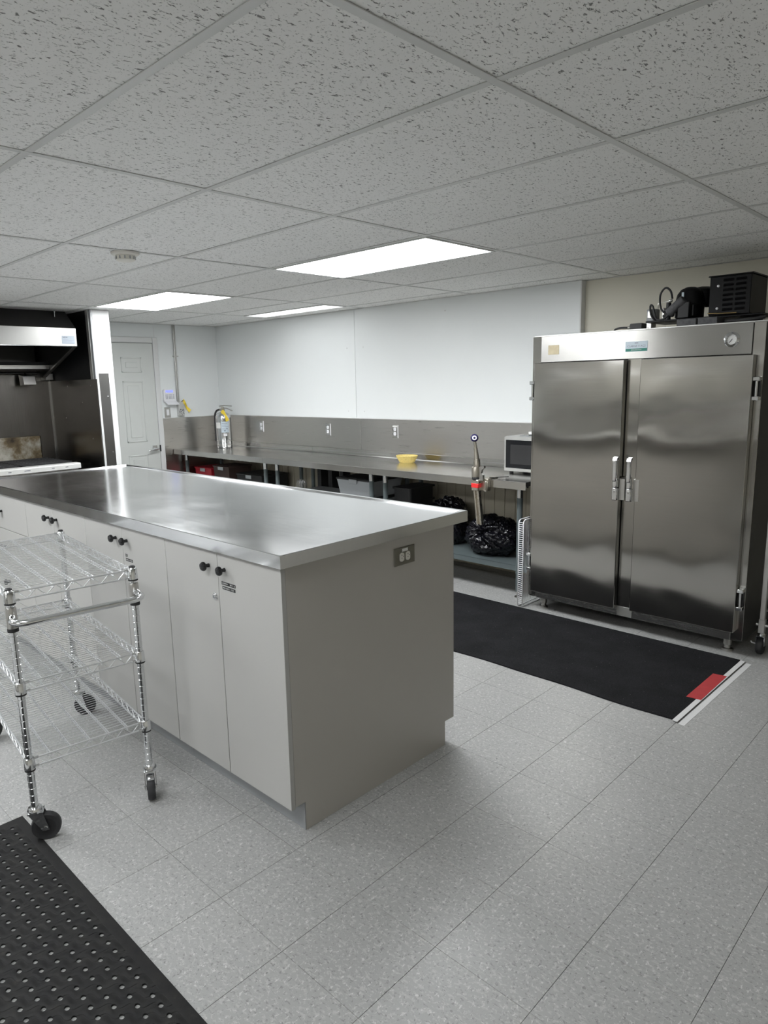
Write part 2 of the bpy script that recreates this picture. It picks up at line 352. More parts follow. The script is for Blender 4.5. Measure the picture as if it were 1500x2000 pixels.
def thing(name, label, cat, loc=(0,0,0), rz=0.0, group=None):
    o = bpy.data.objects.new(name, None); COL.objects.link(o); o.empty_display_size = 0.1
    o.location = loc; o.rotation_euler = (0, 0, rz)
    o['label'] = label; o['category'] = cat
    if group: o['group'] = group
    W[o] = Matrix.Translation(loc) @ Matrix.Rotation(rz, 4, 'Z')
    return o
def tag(o, label, cat, group=None):
    o['label'] = label; o['category'] = cat
    if group: o['group'] = group
    return o
def struct(o, label=None):
    o['kind'] = 'structure'
    if label: o['label'] = label
    return o
def box(name, mat, a, b, parent=None, ch=0.0, smooth=None):
    return MB().box(a, b, ch).build(name, mat, parent, 40 if (ch and smooth is None) else smooth)
def copy_tree(o, loc, rz=None, label=None):
    def cp(x, par):
        c = x.copy(); COL.objects.link(c); c.parent = par
        for ch in list(x.children): cp(ch, c)
        return c
    c = cp(o, None); c.location = loc
    if rz is not None: c.rotation_euler = (0, 0, rz)
    if label: c['label'] = label
    return c
def text(name, body, size, mat, parent, origin, xdir, zdir, depth=0.0006, align='CENTER'):
    cu = bpy.data.curves.new('t', 'FONT'); cu.body = body; cu.size = size; cu.align_x = align; cu.align_y = 'CENTER'; cu.resolution_u = 2
    cu.extrude = depth / 2
    t = bpy.data.objects.new('t', cu); COL.objects.link(t)
    dg = bpy.context.evaluated_depsgraph_get(); dg.update()
    me = bpy.data.meshes.new_from_object(t.evaluated_get(dg)); bpy.data.objects.remove(t); bpy.data.curves.remove(cu)
    x = Vector(xdir).normalized(); z = Vector(zdir).normalized(); n = x.cross(z)
    mx = Matrix((x, z, n)).transposed().to_4x4(); mx.translation = Vector(origin)
    mb = MB(); mb.v = [tuple(mx @ v.co) for v in me.vertices]; mb.f = [tuple(p.vertices) for p in me.polygons]
    bpy.data.meshes.remove(me)
    return mb.build(name, mat, parent)
def rrect(w, h, r, n=4):
    out = []
    for cx, cy, a0 in ((w/2-r, h/2-r, 0), (-w/2+r, h/2-r, 90), (-w/2+r, -h/2+r, 180), (w/2-r, -h/2+r, 270)):
        for k in range(n+1):
            a = math.radians(a0 + 90*k/n); out.append((cx + r*math.cos(a), cy + r*math.sin(a)))
    return out
def spline(pts, k=6):
    p = [Vector(q) for q in pts]; p = [p[0]*2-p[1]] + p + [p[-1]*2-p[-2]]; out = []
    for i in range(1, len(p)-2):
        for j in range(k):
            t = j/k; a, b, c, d = p[i-1:i+3]
            out.append(.5*((2*b)+(c-a)*t+(2*a-5*b+4*c-d)*t*t+(3*b-a-3*c+d)*t**3))
    return out + [p[-2]]
def arc(c, r, a0, a1, n, u, v):
    c = Vector(c); u = Vector(u); v = Vector(v)
    return [c + u*r*math.cos(a0+(a1-a0)*i/n) + v*r*math.sin(a0+(a1-a0)*i/n) for i in range(n+1)]

# ================================================================= ROOM SHELL
XL, XR, YB, YF = -4.93, 3.15, 3.27, -5.20       # left wall, right wall, back wall, wall behind the camera
YC = 3.33                                        # cream wall (set back from the white panelling)
T = 0.3048
fx0, fy0 = 1.1602, 0.4427
floor = struct(box('floor', 'floor_joint', (XL-.2, YF-.1, -0.10), (XR+.1, YC+.1, -0.0032)))
def frustum_dist(p):
    """distance from the camera if the point lies in view, else None"""
    q = cam.rotation_euler.to_matrix().inverted() @ (Vector(p) - cam.location)
    if q.z > -0.1: return None
    x = q.x / -q.z * 1350.4 + 723.5; y = 998 - q.y / -q.z * 1350.4
    return q.length if -120 < x < 1620 and -120 < y < 2120 else None
me_t = None; tiles = []
ix0 = math.ceil((XL - fx0) / T) - 1; ix1 = math.ceil((XR - fx0) / T); iy0 = math.ceil((YF - fy0) / T) - 1; iy1 = math.ceil((YC - fy0) / T)
for i in range(ix0, ix1):
    for j in range(iy0, iy1):
        x0 = max(fx0 + i*T, XL-.05); x1 = min(fx0 + (i+1)*T, XR); y0 = max(fy0 + j*T, YF); y1 = min(fy0 + (j+1)*T, YC)
        if x1 - x0 < .02 or y1 - y0 < .02: continue
        full = abs(x1-x0-T) < 1e-4 and abs(y1-y0-T) < 1e-4
        cx, cy = (x0+x1)/2, (y0+y1)/2
        d = frustum_dist((cx, cy, 0))
        # tiles under the island and behind things are not seen
        if d is None: d = 50
        if -2.5 < cx < 0.4 and -0.05 < cy < 0.7: d = 60
        tiles.append((d, cx, cy, x1-x0, y1-y0, full))
tiles.sort()
rest = MB()
gap = 0.0005
for k, (d, cx, cy, sx, sy, full) in enumerate(tiles):
    if k < 300 and full and d < 40:
        if me_t is None:
            o = MB().box((cx-T/2+gap, cy-T/2+gap, -0.0032), (cx+T/2-gap, cy+T/2-gap, 0), 0.0006).build('tile', 'vinyl_tile', floor); me_t = o.data
            z_t = o.location.z
        else:
            o = bpy.data.objects.new('tile', me_t); COL.objects.link(o); o.parent = floor
            o.location = (cx - W[floor].translation.x, cy - W[floor].translation.y, z_t)
    else: rest.box((cx-sx/2+gap, cy-sy/2+gap, -0.0032), (cx+sx/2-gap, cy+sy/2-gap, 0))
r = rest.build('tile_field', 'vinyl_tile', floor); r['kind'] = 'stuff'

# walls
wb = struct(box('wall_back', 'wall_cream', (XL-.1, YC, 0), (XR+.1, YC+.1, H+.06)))
# white panels proud of the cream wall, one each side of the seam, down to the splashback
for x0, x1 in ((XL, -2.591), (-2.588, -0.272)):
    box('wall_panel', 'wall_white', (x0, YB, 1.215), (x1, YC, H), wb, 0.0015)
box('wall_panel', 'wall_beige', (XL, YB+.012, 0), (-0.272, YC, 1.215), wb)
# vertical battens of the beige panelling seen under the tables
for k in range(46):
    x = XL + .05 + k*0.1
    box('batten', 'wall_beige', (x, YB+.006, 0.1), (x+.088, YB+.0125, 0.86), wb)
for x0, x1, z0 in ((XL+.004, -2.537, 0.80), (-2.533, -0.30, 0.80)):
    p = box('splash_panel', 'steel_splash', (x0, YB-.004, z0), (x1, YB+.004, 1.228), wb, 0.0008)
    for k in range(7):
        x = x0 + .12 + k*(x1-x0-.24)/6
        MB().lathe([(0.0045, 0), (0.0045, .001), (0.002, .002)], (x, YB-.004, 1.205), (0,-1,0), 8).build('screw', 'zinc', p)
box('cap_strip', 'white_paint', (XL+.02, YB-.008, 1.229), (-0.275, YB+.002, 1.238), wb, 0.001)
box('panel_edge_trim', 'white_paint', (-0.272, YB-.002, 1.215), (-0.262, YC, H), wb, 0.001)
for x, z in ((-2.70, 1.30), (-2.48, 1.30), (-2.70, 1.9), (-2.48, 1.9), (-1.5, 2.15)):
    MB().lathe([(0.006, 0), (0.006, .001), (0.003, .003)], (x, YB, z), (0,-1,0), 8).build('panel_rivet', 'white_paint', wb)

wl = struct(box('wall_left', 'wall_white', (XL-.12, YF-.1, 0), (XL, YC+.1, H+.06)))
box('splash_panel', 'steel_splash', (XL, 2.503, 0.10), (XL+.005, YB-.004, 1.226), wl, 0.0008)
box('panel_seam_cover', 'white_paint', (XL, 2.474, 2.115), (XL+.002, 2.478, H), wl)
wr = struct(box('wall_right', 'wall_grey', (XR, YF-.1, 0), (XR+.1, YC+.1, H+.06)))
wf = struct(box('wall_front', 'wall_dim', (XL-.1, YF-.1, 0), (XR+.1, YF, H+.06)))

# cook-line partition: white end cap, stainless corner guard, stainless inner face
PX, PY0, PY1 = -3.87, 1.30, 1.462
pt = struct(box('wall_partition', 'wall_white', (XL, PY0+.006, 0), (PX, PY1, H)))
box('end_cap', 'white_paint', (PX-.02, PY0+.012, 0), (PX+.004, PY1+.003, H), pt, 0.002)
box('corner_guard', 'steel_guard', (PX-.01, PY0+.022, 0), (PX+.007, PY0+.114, 1.705), pt, 0.001)
box('side_panel', 'steel_alcove', (XL+.01, PY0-.002, 0), (PX+.002, PY0+.006, 1.655), pt, 0.001)
box('upper_side_panel', 'black_enamel', (XL+.01, PY0+.001, 1.655), (PX-.10, PY0+.006, H), pt)
box('edge_channel', 'grey_plastic', (PX-.035, PY0-.006, 1.655), (PX+.002, PY0+.006, H), pt, 0.001)
box('edge_strip', 'alu', (PX-.085, PY0-.012, 1.655), (PX-.037, PY0+.004, H), pt, 0.001)
box('upper_side_panel', 'black_enamel', (PX-.10, PY0+.001, 1.655), (PX-.085, PY0+.006, H), pt)
for (x, z) in ((-4.25, 1.10), (-4.05, 1.12), (-4.6, 1.3), (-4.0, 1.6), (-4.5, 1.6), (-4.2, 1.45)):
    MB().lathe([(0.006, 0), (0.006, .001), (0.003, .002)], (x, PY0-.002, z), (0,-1,0), 8).build('screw', 'zinc', pt)
for z in (0.5, 1.0, 1.5):
    MB().lathe([(0.005, 0), (0.005, .001), (0.002, .002)], (PX+.007, PY0+.09, z), (1,0,0), 8).build('screw', 'chrome', pt)
al = struct(box('wall_alcove', 'steel_alcove', (XL, -2.2, 0), (XL+.006, PY0-.002, 1.80)))
box('seam_angle', 'chrome', (XL+.006, PY0-.014, 0.85), (XL+.010, PY0-.002, 1.655), al)

# door and frame on the left wall
DY0, DY1, DZ = 1.62, 2.428, 2.045
dr = struct(box('door_1', 'door_paint', (XL, DY0, 0.008), (XL+.030, DY1, DZ), None, 0.002))
def door_panel(y0, y1, z0, z1):
    m = MB(); x = XL+.030
    # moulded frame ring and raised field
    for (a, b, c, d) in ((y0, y1, z0, z0+.016), (y0, y1, z1-.016, z1), (y0, y0+.016, z0, z1), (y1-.016, y1, z0, z1)):
        m.box((x-.002, a, c), (x+.006, b, d), 0.003)
    m.box((x-.002, y0+.05, z0+.05), (x+.005, y1-.05, z1-.05), 0.004)
    m.build('panel', 'door_paint', dr, 40)
for y0, y1 in ((1.70, 1.965), (2.05, 2.285)):
    door_panel(y0, y1, 1.735, 1.895); door_panel(y0, y1, 0.985, 1.645); door_panel(y0, y1, 0.20, 0.845)
h = MB().box((XL+.030, 2.335, .875), (XL+.037, 2.395, .935), 0.002).build('handle_plate', 'chrome', dr, 40)
MB().cyl((XL+.036, 2.372, .895), (XL+.075, 2.372, .895), .011).build('handle_spindle', 'chrome', dr, 40)
MB().tube([(XL+.072, 2.395, .897), (XL+.078, 2.35, .895), (XL+.078, 2.29, .885), (XL+.072, 2.275, .882)], .0095, 10).build('lever', 'chrome', dr, 50)
box('strike_plate', 'black_matt', (XL+.031, 2.424, .862), (XL+.036, 2.442, .935), dr, 0.001)
fr = struct(box('trim_1', 'white_paint', (XL, DY1+.004, 0), (XL+.034, 2.492, 2.11), None, 0.004))
box('head_casing', 'white_paint', (XL, DY0-.07, 2.05), (XL+.034, DY1+.003, 2.11), fr, 0.004)
box('far_casing', 'white_paint', (XL, DY0-.07, 0), (XL+.034, DY0-.004, 2.049), fr, 0.004)
bl = struct(box('baseboard_right', 'black_rubber', (-0.25, YC-.006, 0), (XR, YC, .10)))

# ================================================================= CEILING
ce = struct(box('ceiling', 'wood_dark', (XL-.1, YF-.1, H+.03), (XR+.1, YC+.1, H+.09)))
GX, GY = 1.2192, 0.6096
xs = [XL+.001] + [i*GX for i in range(-4, 3) if XL < i*GX < XR] + [XR-.001]
ys = [YF+.001] + [j*GY for j in range(-9, 6) if YF < j*GY < YC] + [YC-.001]
lights = {(-1, 2): 'wide', (-3, 2): 'wide', (-3, 4): 'narrow', (0, -3): 'wide', (-2, -3): 'wide', (0, -8): 'wide', (-3, -8): 'wide'}
for a in range(len(xs)-1):
    for c in range(len(ys)-1):
        x0, x1, y0, y1 = xs[a], xs[a+1], ys[c], ys[c+1]
        i = round(x0/GX) if a else -5; j = round(y0/GY) if c else -99
        kind = lights.get((i, j))
        if kind == 'wide': continue
        if kind == 'narrow': y1 = 2.762
        dz = random.uniform(0, .0012)
        MB().box((x0+.003, y0+.003, H+.0022+dz), (x1-.003, y1-.003, H+.017), 0.001).build('ceiling_tile', 'ceiling_tile', ce)
for x in xs[1:-1]: box('grid_runner', 'tbar', (x-.012, YF, H-.0005), (x+.012, YC if x > -.27 else YB, H+.002), ce, 0.0004)
for y in ys[1:-1]:
    for a in range(len(xs)-1):
        box('grid_cross_tee', 'tbar', (xs[a]+.0122, y-.012, H-.0002), (xs[a+1]-.0122, y+.012, H+.0021), ce, 0.0004)
box('wall_angle', 'tbar', (XL, YB-.02, H-.001), (-0.265, YB, H+.001), ce); box('wall_angle', 'tbar', (XL, PY1, H-.001), (XL+.02, YB-.02, H+.001), ce)
box('wall_angle', 'tbar', (-0.262, YC-.02, H-.001), (XR, YC, H+.001), ce)

def troffer(x0, x1, y0, y1, label, lens='lens'):
    cx, cy = (x0+x1)/2, (y0+y1)/2
    t = thing('ceiling_light', label, 'light', (cx, cy, H-.004), 0, 'fluorescent ceiling troffers')
    m = MB(); fw = 0.016
    m.box((x0, y0, H-.004), (x1, y0+fw, H+.012)).box((x0, y1-fw, H-.004), (x1, y1, H+.012)).box((x0, y0+fw, H-.004), (x0+fw, y1-fw, H+.012)).box((x1-fw, y0+fw, H-.004), (x1, y1-fw, H+.012))
    m.build('frame', 'tbar', t)
    box('diffuser', lens, (x0+fw, y0+fw, H+.001), (x1-fw, y1-fw, H+.005), t)
    box('housing', 'tbar', (x0+.01, y0+.01, H+.012), (x1-.01, y1-.01, H+.028), t)
g = .0125
troffer(-GX+g, -g, 2*GY+g, 3*GY-g, 'large lit ceiling light panel above the middle of the island')
troffer(-3*GX+g, -2*GX-g, 2*GY+g, 3*GY-g, 'lit ceiling light panel beside the range hood', 'lens_most')
troffer(-3*GX+g, -2*GX-g, 2.765, 5*GY-g, 'narrow lit ceiling light strip closest to the white back wall', 'lens_dim')
troffer(g, GX-g, -3*GY+g, -2*GY-g, 'lit ceiling light panel just behind the camera, above the rubber mat', 'lens_mid')
troffer(-2*GX+g, -GX-g, -3*GY+g, -2*GY-g, 'lit ceiling light panel behind the camera, left of the island front')
troffer(g, GX-g, -8*GY+g, -7*GY-g, 'unseen fill light panel added at the back of the room, nearer the camera')  # far pair of panels added out of view to raise the fill light
troffer(-3*GX+g, -2*GX-g, -8*GY+g, -7*GY-g, 'unseen fill light panel added at the back of the room, farther from the camera')

def smoke(x, y, label):
    t = thing('smoke_detector', label, 'smoke detector', (x, y, H-.05), 0, 'ceiling smoke detectors')
    MB().lathe([(.072, 0), (.070, -.008), (.060, -.014)], (x, y, H-.0005), n=32).build('base', 'ivory_plastic', t, 40)
    MB().lathe([(.050, -.014), (.048, -.036), (.040, -.042), (.012, -.044)], (x, y, H), n=32).build('sensor_head', 'ivory_plastic', t, 40)
    m = MB()
    for k in range(12):
        a = 2*PI*k/12; m.box((-.003, .0475, -.034), (.003, .051, -.020), mx=Matrix.Translation((x, y, H)) @ Matrix.Rotation(a, 4, 'Z'))
    m.build('vent_slots', 'grey_plastic', t)
smoke(-1.265, 0.325, 'round white smoke detector on the ceiling tile left of the lights')
smoke(-1.275, -0.345, 'white smoke detector on the ceiling cut off at the left edge')

# ================================================================= ISLAND
TX0, TX1, TY0, TY1, TZ = -2.50, 0.522, -0.155, 0.847, 1.03
m = MB(); rings = []
for ins, z in ((0, TZ-.046), (0, TZ-.002), (.002, TZ), (.020, TZ), (.030, TZ-.006), (.032, TZ-.006)):
    o = len(m.v); m.v += [(TX0+ins, TY0+ins, z), (TX1-ins, TY0+ins, z), (TX1-ins, TY1-ins, z), (TX0+ins, TY1-ins, z)]; rings.append(o)
for a, b in zip(rings, rings[1:]): m.f += [(a+i, a+(i+1) % 4, b+(i+1) % 4, b+i) for i in range(4)]
m.f.append(tuple(rings[-1]+i for i in range(4)))
o = len(m.v); m.v += [(TX0+.02, TY0+.02, TZ-.046), (TX1-.02, TY0+.02, TZ-.046), (TX1-.02, TY1-.02, TZ-.046), (TX0+.02, TY1-.02, TZ-.046)]
m.f += [(rings[0]+i, o+i, o+(i+1) % 4, rings[0]+(i+1) % 4) for i in range(4)] + [(o+3, o+2, o+1, o)]
tag(m.build('worktop', 'steel_top'), 'long stainless steel worktop with a raised rim covering the island', 'worktop')

CT = TZ - .046
def knob(x, z, parent):
    MB().lathe([(.0075, 0), (.0065, .012), (.0095, .016), (.0165, .020), (.0175, .026), (.014, .032), (.006, .0345)], (x, -.135, z), (0,-1,0), 20).build('knob', 'black_gloss', parent, 40)
def marks(x, z, ch, n, parent, seedv):
    """embossed label tape, its lettering too small to read: pale strokes on black"""
    s_ = box('label_tape', 'black_gloss', (x, -.1358, z-.006), (x+n*.0062+.006, -.135, z+.006), parent)
    rnd = random.Random(seedv); m = MB()
    for k in range(n):
        if k in ch: continue
        xx = x + .004 + k*.0062
        m.box((xx, -.1361, z-.003), (xx+.0012, -.1357, z+.003)).box((xx, -.1361, z+.0015*rnd.choice((-1, 0, 1))), (xx+.0042, -.1357, z+.0012+.0015*rnd.choice((-1, 0)) ))
    m.build('label_lettering', 'white_tape', s_)
def cabinet(x0, x1, label, kind, first=False):
    t = thing('base_cabinet', label, 'cabinet', ((x0+x1)/2, .33, 0), 0, 'base cabinets of the island')
    xe = x1 - .019 if first else x1
    box('body', 'laminate_end', (x0+.0005, -.114, .11), (xe-.0005, .785 if not first else .784, CT-.002), t)
    box('toe_kick', 'laminate_end', (x0+.0005, -.070, 0), (xe-.0005, .722, .11), t, 0)
    box('cove_base', 'grey_plastic', (x0+.0005, -.074, 0), (xe-.0005, -.070, .10), t, 0.001)
    g = .0016
    if kind == 'doors':
        xm = (x0+x1)/2
        for a, b, kx in ((x0, xm, xm-.052), (xm, x1, xm+.050)):
            d = box('door', 'laminate', (a+g, -.135, .103), (b-g if b != x1 or not first else b, -.116, CT-.005), t, 0.0012)
            knob(kx-.004, .918, d)
            if first and a == x0:
                MB().lathe([(.013, 0), (.013, .003), (.009, .005), (.009, .009), (.007, .010)], (xm-.022, -.135, .806), (0,-1,0), 20).build('lock', 'chrome', d, 40)
                box('keyhole', 'ink', (xm-.0228, -.1455, .801), (xm-.0212, -.145, .811), d)
            if first and a == xm:
                marks(xm+.022, .866, (6, 7, 11), 13, d, 3); marks(xm+.026, .849, (7, 11), 12, d, 4)
            if kind == 'doors' and not first and a == xm and x1 > -.5:
                marks(xm+.022, .851, (), 2, d, 5); marks(xm+.024, .832, (4,), 9, d, 6)
    else:
        zs = (.103, .33, .55, .765, CT-.005)
        for za, zb in zip(zs, zs[1:]):
            d = box('drawer', 'laminate', (x0+g, -.135, za+(g if za > .11 else 0)), (x1-g, -.116, zb-g), t, 0.0012)
            knob((x0+x1)/2-.02, (za+zb)/2, d)
    if first:
        # finished end panel, notched for the toe kicks
        m = MB().prism([(-.116, .11), (-.072, .11), (-.072, 0), (.724, 0), (.724, .11), (.785, .11), (.785, CT-.002), (-.116, CT-.002)], x1-.018, x1, 'x')
        m.build('end_panel', 'laminate_end', t)
        m = MB().box((x1-.03, -.0765, 0), (x1-.0005, -.0725, .112), .001)
        m.build('cove_end', 'grey_plastic', t)
    return t
cabinet(-.245, .495, 'grey double-door cabinet at the near end of the island, with door lock', 'doors', True)
cabinet(-.99, -.245, 'grey double-door cabinet second from the near end of the island', 'doors')
cabinet(-1.752, -.99, 'grey double-door cabinet third from the near end, behind the wire cart', 'doors')
cabinet(-2.488, -1.752, 'grey drawer cabinet of the island at the left edge of the photo', 'drawers')

# outlet on the island end
EX = .495
t = thing('electrical_outlet', 'steel double outlet plate on the end of the grey island', 'outlet', (EX, .471, .905))
box('plate', 'bronze', (EX, .412, .869), (EX+.005, .530, .940), t, 0.002)
for y in (.452, .487):
    pl = [(y + a*.0135, .902 + b*.0175) for a, b in [(math.cos(k*PI/8), math.sin(k*PI/8)) for k in range(16)]]
    pl = [(y + max(-.0125, min(.0125, (p[0]-y)*1.25)), .902 + (p[1]-.902)*1.0) for p in pl]
    rc = MB().prism(pl, EX+.005, EX+.0075, 'x').build('receptacle', 'ivory_plastic', t)
    MB().box((EX+.0073, y-.0045, .909), (EX+.0078, y+.002, .9105)).box((EX+.0073, y-.0045, .897), (EX+.0078, y+.002, .8985)).cyl((EX+.0072, y+.007, .904), (EX+.0078, y+.007, .904), .002, n=8).build('slots', 'ink', rc)
box('sticker', 'paper', (EX+.005, .455, .9225), (EX+.0056, .488, .934), t)

# ================================================================= WORK TABLES ALONG THE BACK WALL
CZ, CY0, CY1 = .872, 2.605, YB-.008
def work_table(x0, x1, legs, label):
    t = thing('work_table', label, 'table', ((x0+x1)/2, (CY0+CY1)/2, 0), 0, 'stainless work tables along the back wall')
    m = MB()
    m.prism([(CY0, CZ-.055), (CY0, CZ-.003), (CY0+.003, CZ), (CY1-.012, CZ), (CY1-.004, CZ+.008), (CY1-.004, CZ+.055), (CY1, CZ+.058), (CY1, CZ-.03), (CY0+.004, CZ-.03), (CY0+.004, CZ-.055)], x0+.0006, x1-.0006, 'x')
    m.build('top', 'steel_table', t)
    box('cove_highlight', 'chrome', (x0+.004, CY1-.0075, CZ+.028), (x1-.004, CY1-.0045, CZ+.031), t)  # bright strip in place of the highlight along the coved upturn
    box('rail', 'steel', (x0+.05, CY0+.09, CZ-.055), (x1-.05, CY0+.12, CZ-.0302), t)
    for x in legs:
        for y in (2.735, 3.20):
            lg = MB().lathe([(.0205, .045), (.0205, CZ-.135)], (x, y, 0), n=20).build('leg', 'grey_paint', t, 40)
            MB().lathe([(.0215, CZ-.135), (.0215, CZ-.065), (.024, CZ-.055), (.024, CZ-.0302)], (x, y, 0), n=20).build('socket', 'chrome', lg, 40)
            MB().lathe([(.030, 0), (.030, .006), (.014, .010), (.013, .022), (.0165, .026), (.0165, .045)], (x, y, 0), n=20).build('foot', 'zinc', lg, 40)
            MB().lathe([(.0235, .178), (.0235, .245)], (x, y, 0), n=20).build('shelf_collar', 'grey_paint', lg, 40)
    s_ = MB().box((x0+.05, 2.722, .236), (x1-.05, 3.22, .2395)).box((x0+.05, 2.722, .198), (x1-.05, 2.726, .238)).box((x0+.05, 3.216, .198), (x1-.05, 3.22, .238))
    s_.build('undershelf', 'grey_paint', t)
    return t
work_table(-4.915, -3.245, (-4.86, -3.375), 'stainless work table in the corner carrying the fire extinguisher')
work_table(-3.245, -1.800, (-3.185, -1.885), 'middle stainless work table of the three, between two leg pairs')
work_table(-1.800, -0.283, (-1.722, -0.408), 'stainless work table next to the fridge, carrying the microwave')

# outlets in the splashback
def outlet_v(x, z, label, dark=False):
    t = thing('electrical_outlet', label, 'outlet', (x, YB-.004, z-.06), 0, 'outlets in the stainless splashback')
    box('plate', 'steel', (x-.036, YB-.008, z-.058), (x+.036, YB-.004, z+.058), t, 0.0015)
    box('plate_edge', 'white_plastic', (x+.036, YB-.012, z-.06), (x+.042, YB-.004, z+.06), t, 0.001)
    for dz in (-.021, .021):
        pl = [(x + max(-.015, min(.015, .0185*math.cos(k*PI/8))), z+dz+.0165*math.sin(k*PI/8)) for k in range(16)]
        rc = MB().prism(pl, YB-.0105, YB-.008, 'y').build('receptacle', 'white_plastic', t)
        MB().box((x-.007, YB-.0108, z+dz-.002), (x-.005, YB-.0104, z+dz+.007)).box((x+.005, YB-.0108, z+dz-.002), (x+.007, YB-.0104, z+dz+.007)).cyl((x, YB-.0108, z+dz-.008), (x, YB-.0104, z+dz-.008), .0025, n=8).build('slots', 'ink', rc)
    return t
outlet_v(-4.115, 1.113, 'wall outlet nearest the fire extinguisher')
outlet_v(-3.002, 1.112, 'middle wall outlet of the three above the work tables')
t = outlet_v(-2.083, 1.120, 'wall outlet above the yellow basket, with a sticker on its plate')
box('sticker', 'paper', (-2.112, YB-.0086, 1.160), (-2.054, YB-.008, 1.175), t)

# ================================================================= REACH-IN FRIDGE
FX0, FX1, FY, FZ0, FZ1 = -.247, 1.132, 2.612, .078, 1.838
FYB = YC - .03
t = thing('refrigerator', 'tall two-door stainless steel reach-in refrigerator', 'refrigerator', ((FX0+FX1)/2, 2.95, 0))
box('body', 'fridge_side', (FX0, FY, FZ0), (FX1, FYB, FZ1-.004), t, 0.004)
box('top_cover', 'alu', (FX0+.002, FY+.012, FZ1-.004), (FX1-.002, FYB, FZ1+.006), t, 0.001)
hd = box('header_panel', 'steel_header', (FX0+.062, FY-.010, 1.672), (FX1-.062, FY, FZ1-.002), t, 0.002)
for a, b in ((FX0, FX0+.060), (FX1-.060, FX1)): box('corner_post', 'steel_fridge', (a, FY-.006, FZ0+.01), (b, FY, FZ1-.001), t, 0.002)
box('mullion', 'steel_fridge', (.400, FY-.008, .14), (.492, FY, 1.672), t, 0.002)
box('base_rail', 'steel', (FX0+.062, FY-.007, FZ0), (FX1-.062, FY, .142), t, 0.002)
box('kick_plate', 'alu', (.398, FY-.010, FZ0+.002), (.494, FY-.007, .142), t, 0.001)
def handle(x, par, s):
    y = FY-.055
    MB().box((x-.017, y-.030, .828), (x+.017, y, .905), .004).box((x-.014, y-.034, .905), (x+.014, y-.004, .955), .005).build('latch_body', 'chrome', par, 40)
    MB().box((x-.013, y-.042, .945), (x+.013, y-.026, 1.075), .005).prism([(y-.042, 1.072), (y-.026, 1.072), (y-.012, 1.088), (y-.018, 1.095), (y-.034, 1.090)], x-.013, x+.013, 'x').build('lever', 'chrome', par, 40)
    MB().prism([(y-.002, .83), (y-.002, .96), (y+.045, .97), (y+.045, .83)], x+.018*s, x+.052*s, 'x').build('strike', 'zinc', par)
    MB().lathe([(.008, 0), (.008, .002), (.004, .003)], (x, y-.030, .885), (0,-1,0), 12).build('screw', 'zinc', par, 40)
def hinge(x, z, par):
    box('hinge_lug', 'chrome', (x-.017, FY-.052, z-.062), (x+.017, FY-.006, z-.040), par, .003); box('hinge_lug', 'chrome', (x-.017, FY-.052, z+.040), (x+.017, FY-.006, z+.062), par, .003)
    MB().box((x-.017, FY-.024, z-.040), (x+.017, FY-.006, z+.040), .001).build('hinge_cup', 'black_gloss', par)
    MB().cyl((x, FY-.036, z-.040), (x, FY-.036, z+.040), .0075, n=12).build('hinge_pin', 'chrome', par, 40)
for a, b, hx, hgx, s in ((-.205, .397, .383, -.226, 1), (.497, 1.096, .470, 1.113, 1)):
    d = box('door', 'steel_fridge', (a, FY-.055, .133 if a < 0 else .140), (b, FY-.010, 1.668), t, 0.003)
    box('gasket', 'black_rubber', (a+.012, FY-.012, .15), (b-.012, FY-.0082, 1.655), d)
    handle(hx, d, s)
    hinge(hgx, 1.492, d); hinge(hgx, .335, d)
for x in (FX0+.09, FX1-.09):
    for y in (FY+.05, FYB-.06):
        MB().lathe([(.030, 0), (.030, .010), (.018, .014), (.018, .03), (.024, .034), (.024, FZ0)], (x, y, 0), n=20).build('foot', 'zinc', t, 40)
# badge, gauge, rating plate on the header
HY = FY-.010
bd = box('badge', 'label_blue', (.381, HY-.0015, 1.714), (.514, HY, 1.772), hd)
box('badge_band', 'green_print', (.383, HY-.002, 1.715), (.512, HY-.0015, 1.731), bd)
text('badge_lettering', 'CLARGE V ACS', .0165, 'grey_ink', bd, (.4475, HY-.0019, 1.7445), (1,0,0), (0,0,1))
text('badge_lettering', 'REFRIGERATION', .0085, 'white_tape', bd, (.4475, HY-.0023, 1.723), (1,0,0), (0,0,1))
box('badge_mark', 'grey_ink', (.437, HY-.002, 1.7605), (.458, HY-.0014, 1.7645), bd)
box('rating_plate', 'tan', (-.132, HY-.0012, 1.720), (-.056, HY, 1.778), hd)
gx, gz = .969, 1.752
gg = MB().lathe([(.040, 0), (.040, .003), (.034, .006), (.0275, .012), (.027, .004)], (gx, HY, gz), (0,-1,0), 36, False).build('gauge_bezel', 'chrome', hd, 40)
MB().lathe([(.0275, .001), (.0275, .004)], (gx, HY, gz), (0,-1,0), 32).build('gauge_dial', 'paper', gg)
m = MB()
for k in range(11):
    a = math.radians(215 - k*25); m.add([(gx+math.cos(a+e)*rr, HY-.0042, gz+math.sin(a+e)*rr) for rr, e in ((.021, -.03), (.0255, -.03), (.0255, .03), (.021, .03))], [(0, 1, 2, 3)])
m.build('dial_ticks', 'ink', gg)
MB().add([(gx-.013, HY-.005, gz-.015), (gx-.0105, HY-.005, gz-.017), (gx+.004, HY-.005, gz+.002), (gx+.002, HY-.005, gz+.004)], [(0, 1, 2, 3)]).build('needle', 'ink', gg)
for a in (90, 210, 330):
    MB().lathe([(.003, 0), (.003, .001)], (gx+.036*math.cos(math.radians(a)), HY-.0045, gz+.036*math.sin(math.radians(a))), (0,-1,0), 8).build('bezel_screw', 'ink', gg)
for x in (-.02, .25, .5, .6): MB().lathe([(.004, 0), (.003, .003)], (x, FY+.018, FZ1+.006), (0,0,1), 8).build('cover_screw', 'zinc', t)

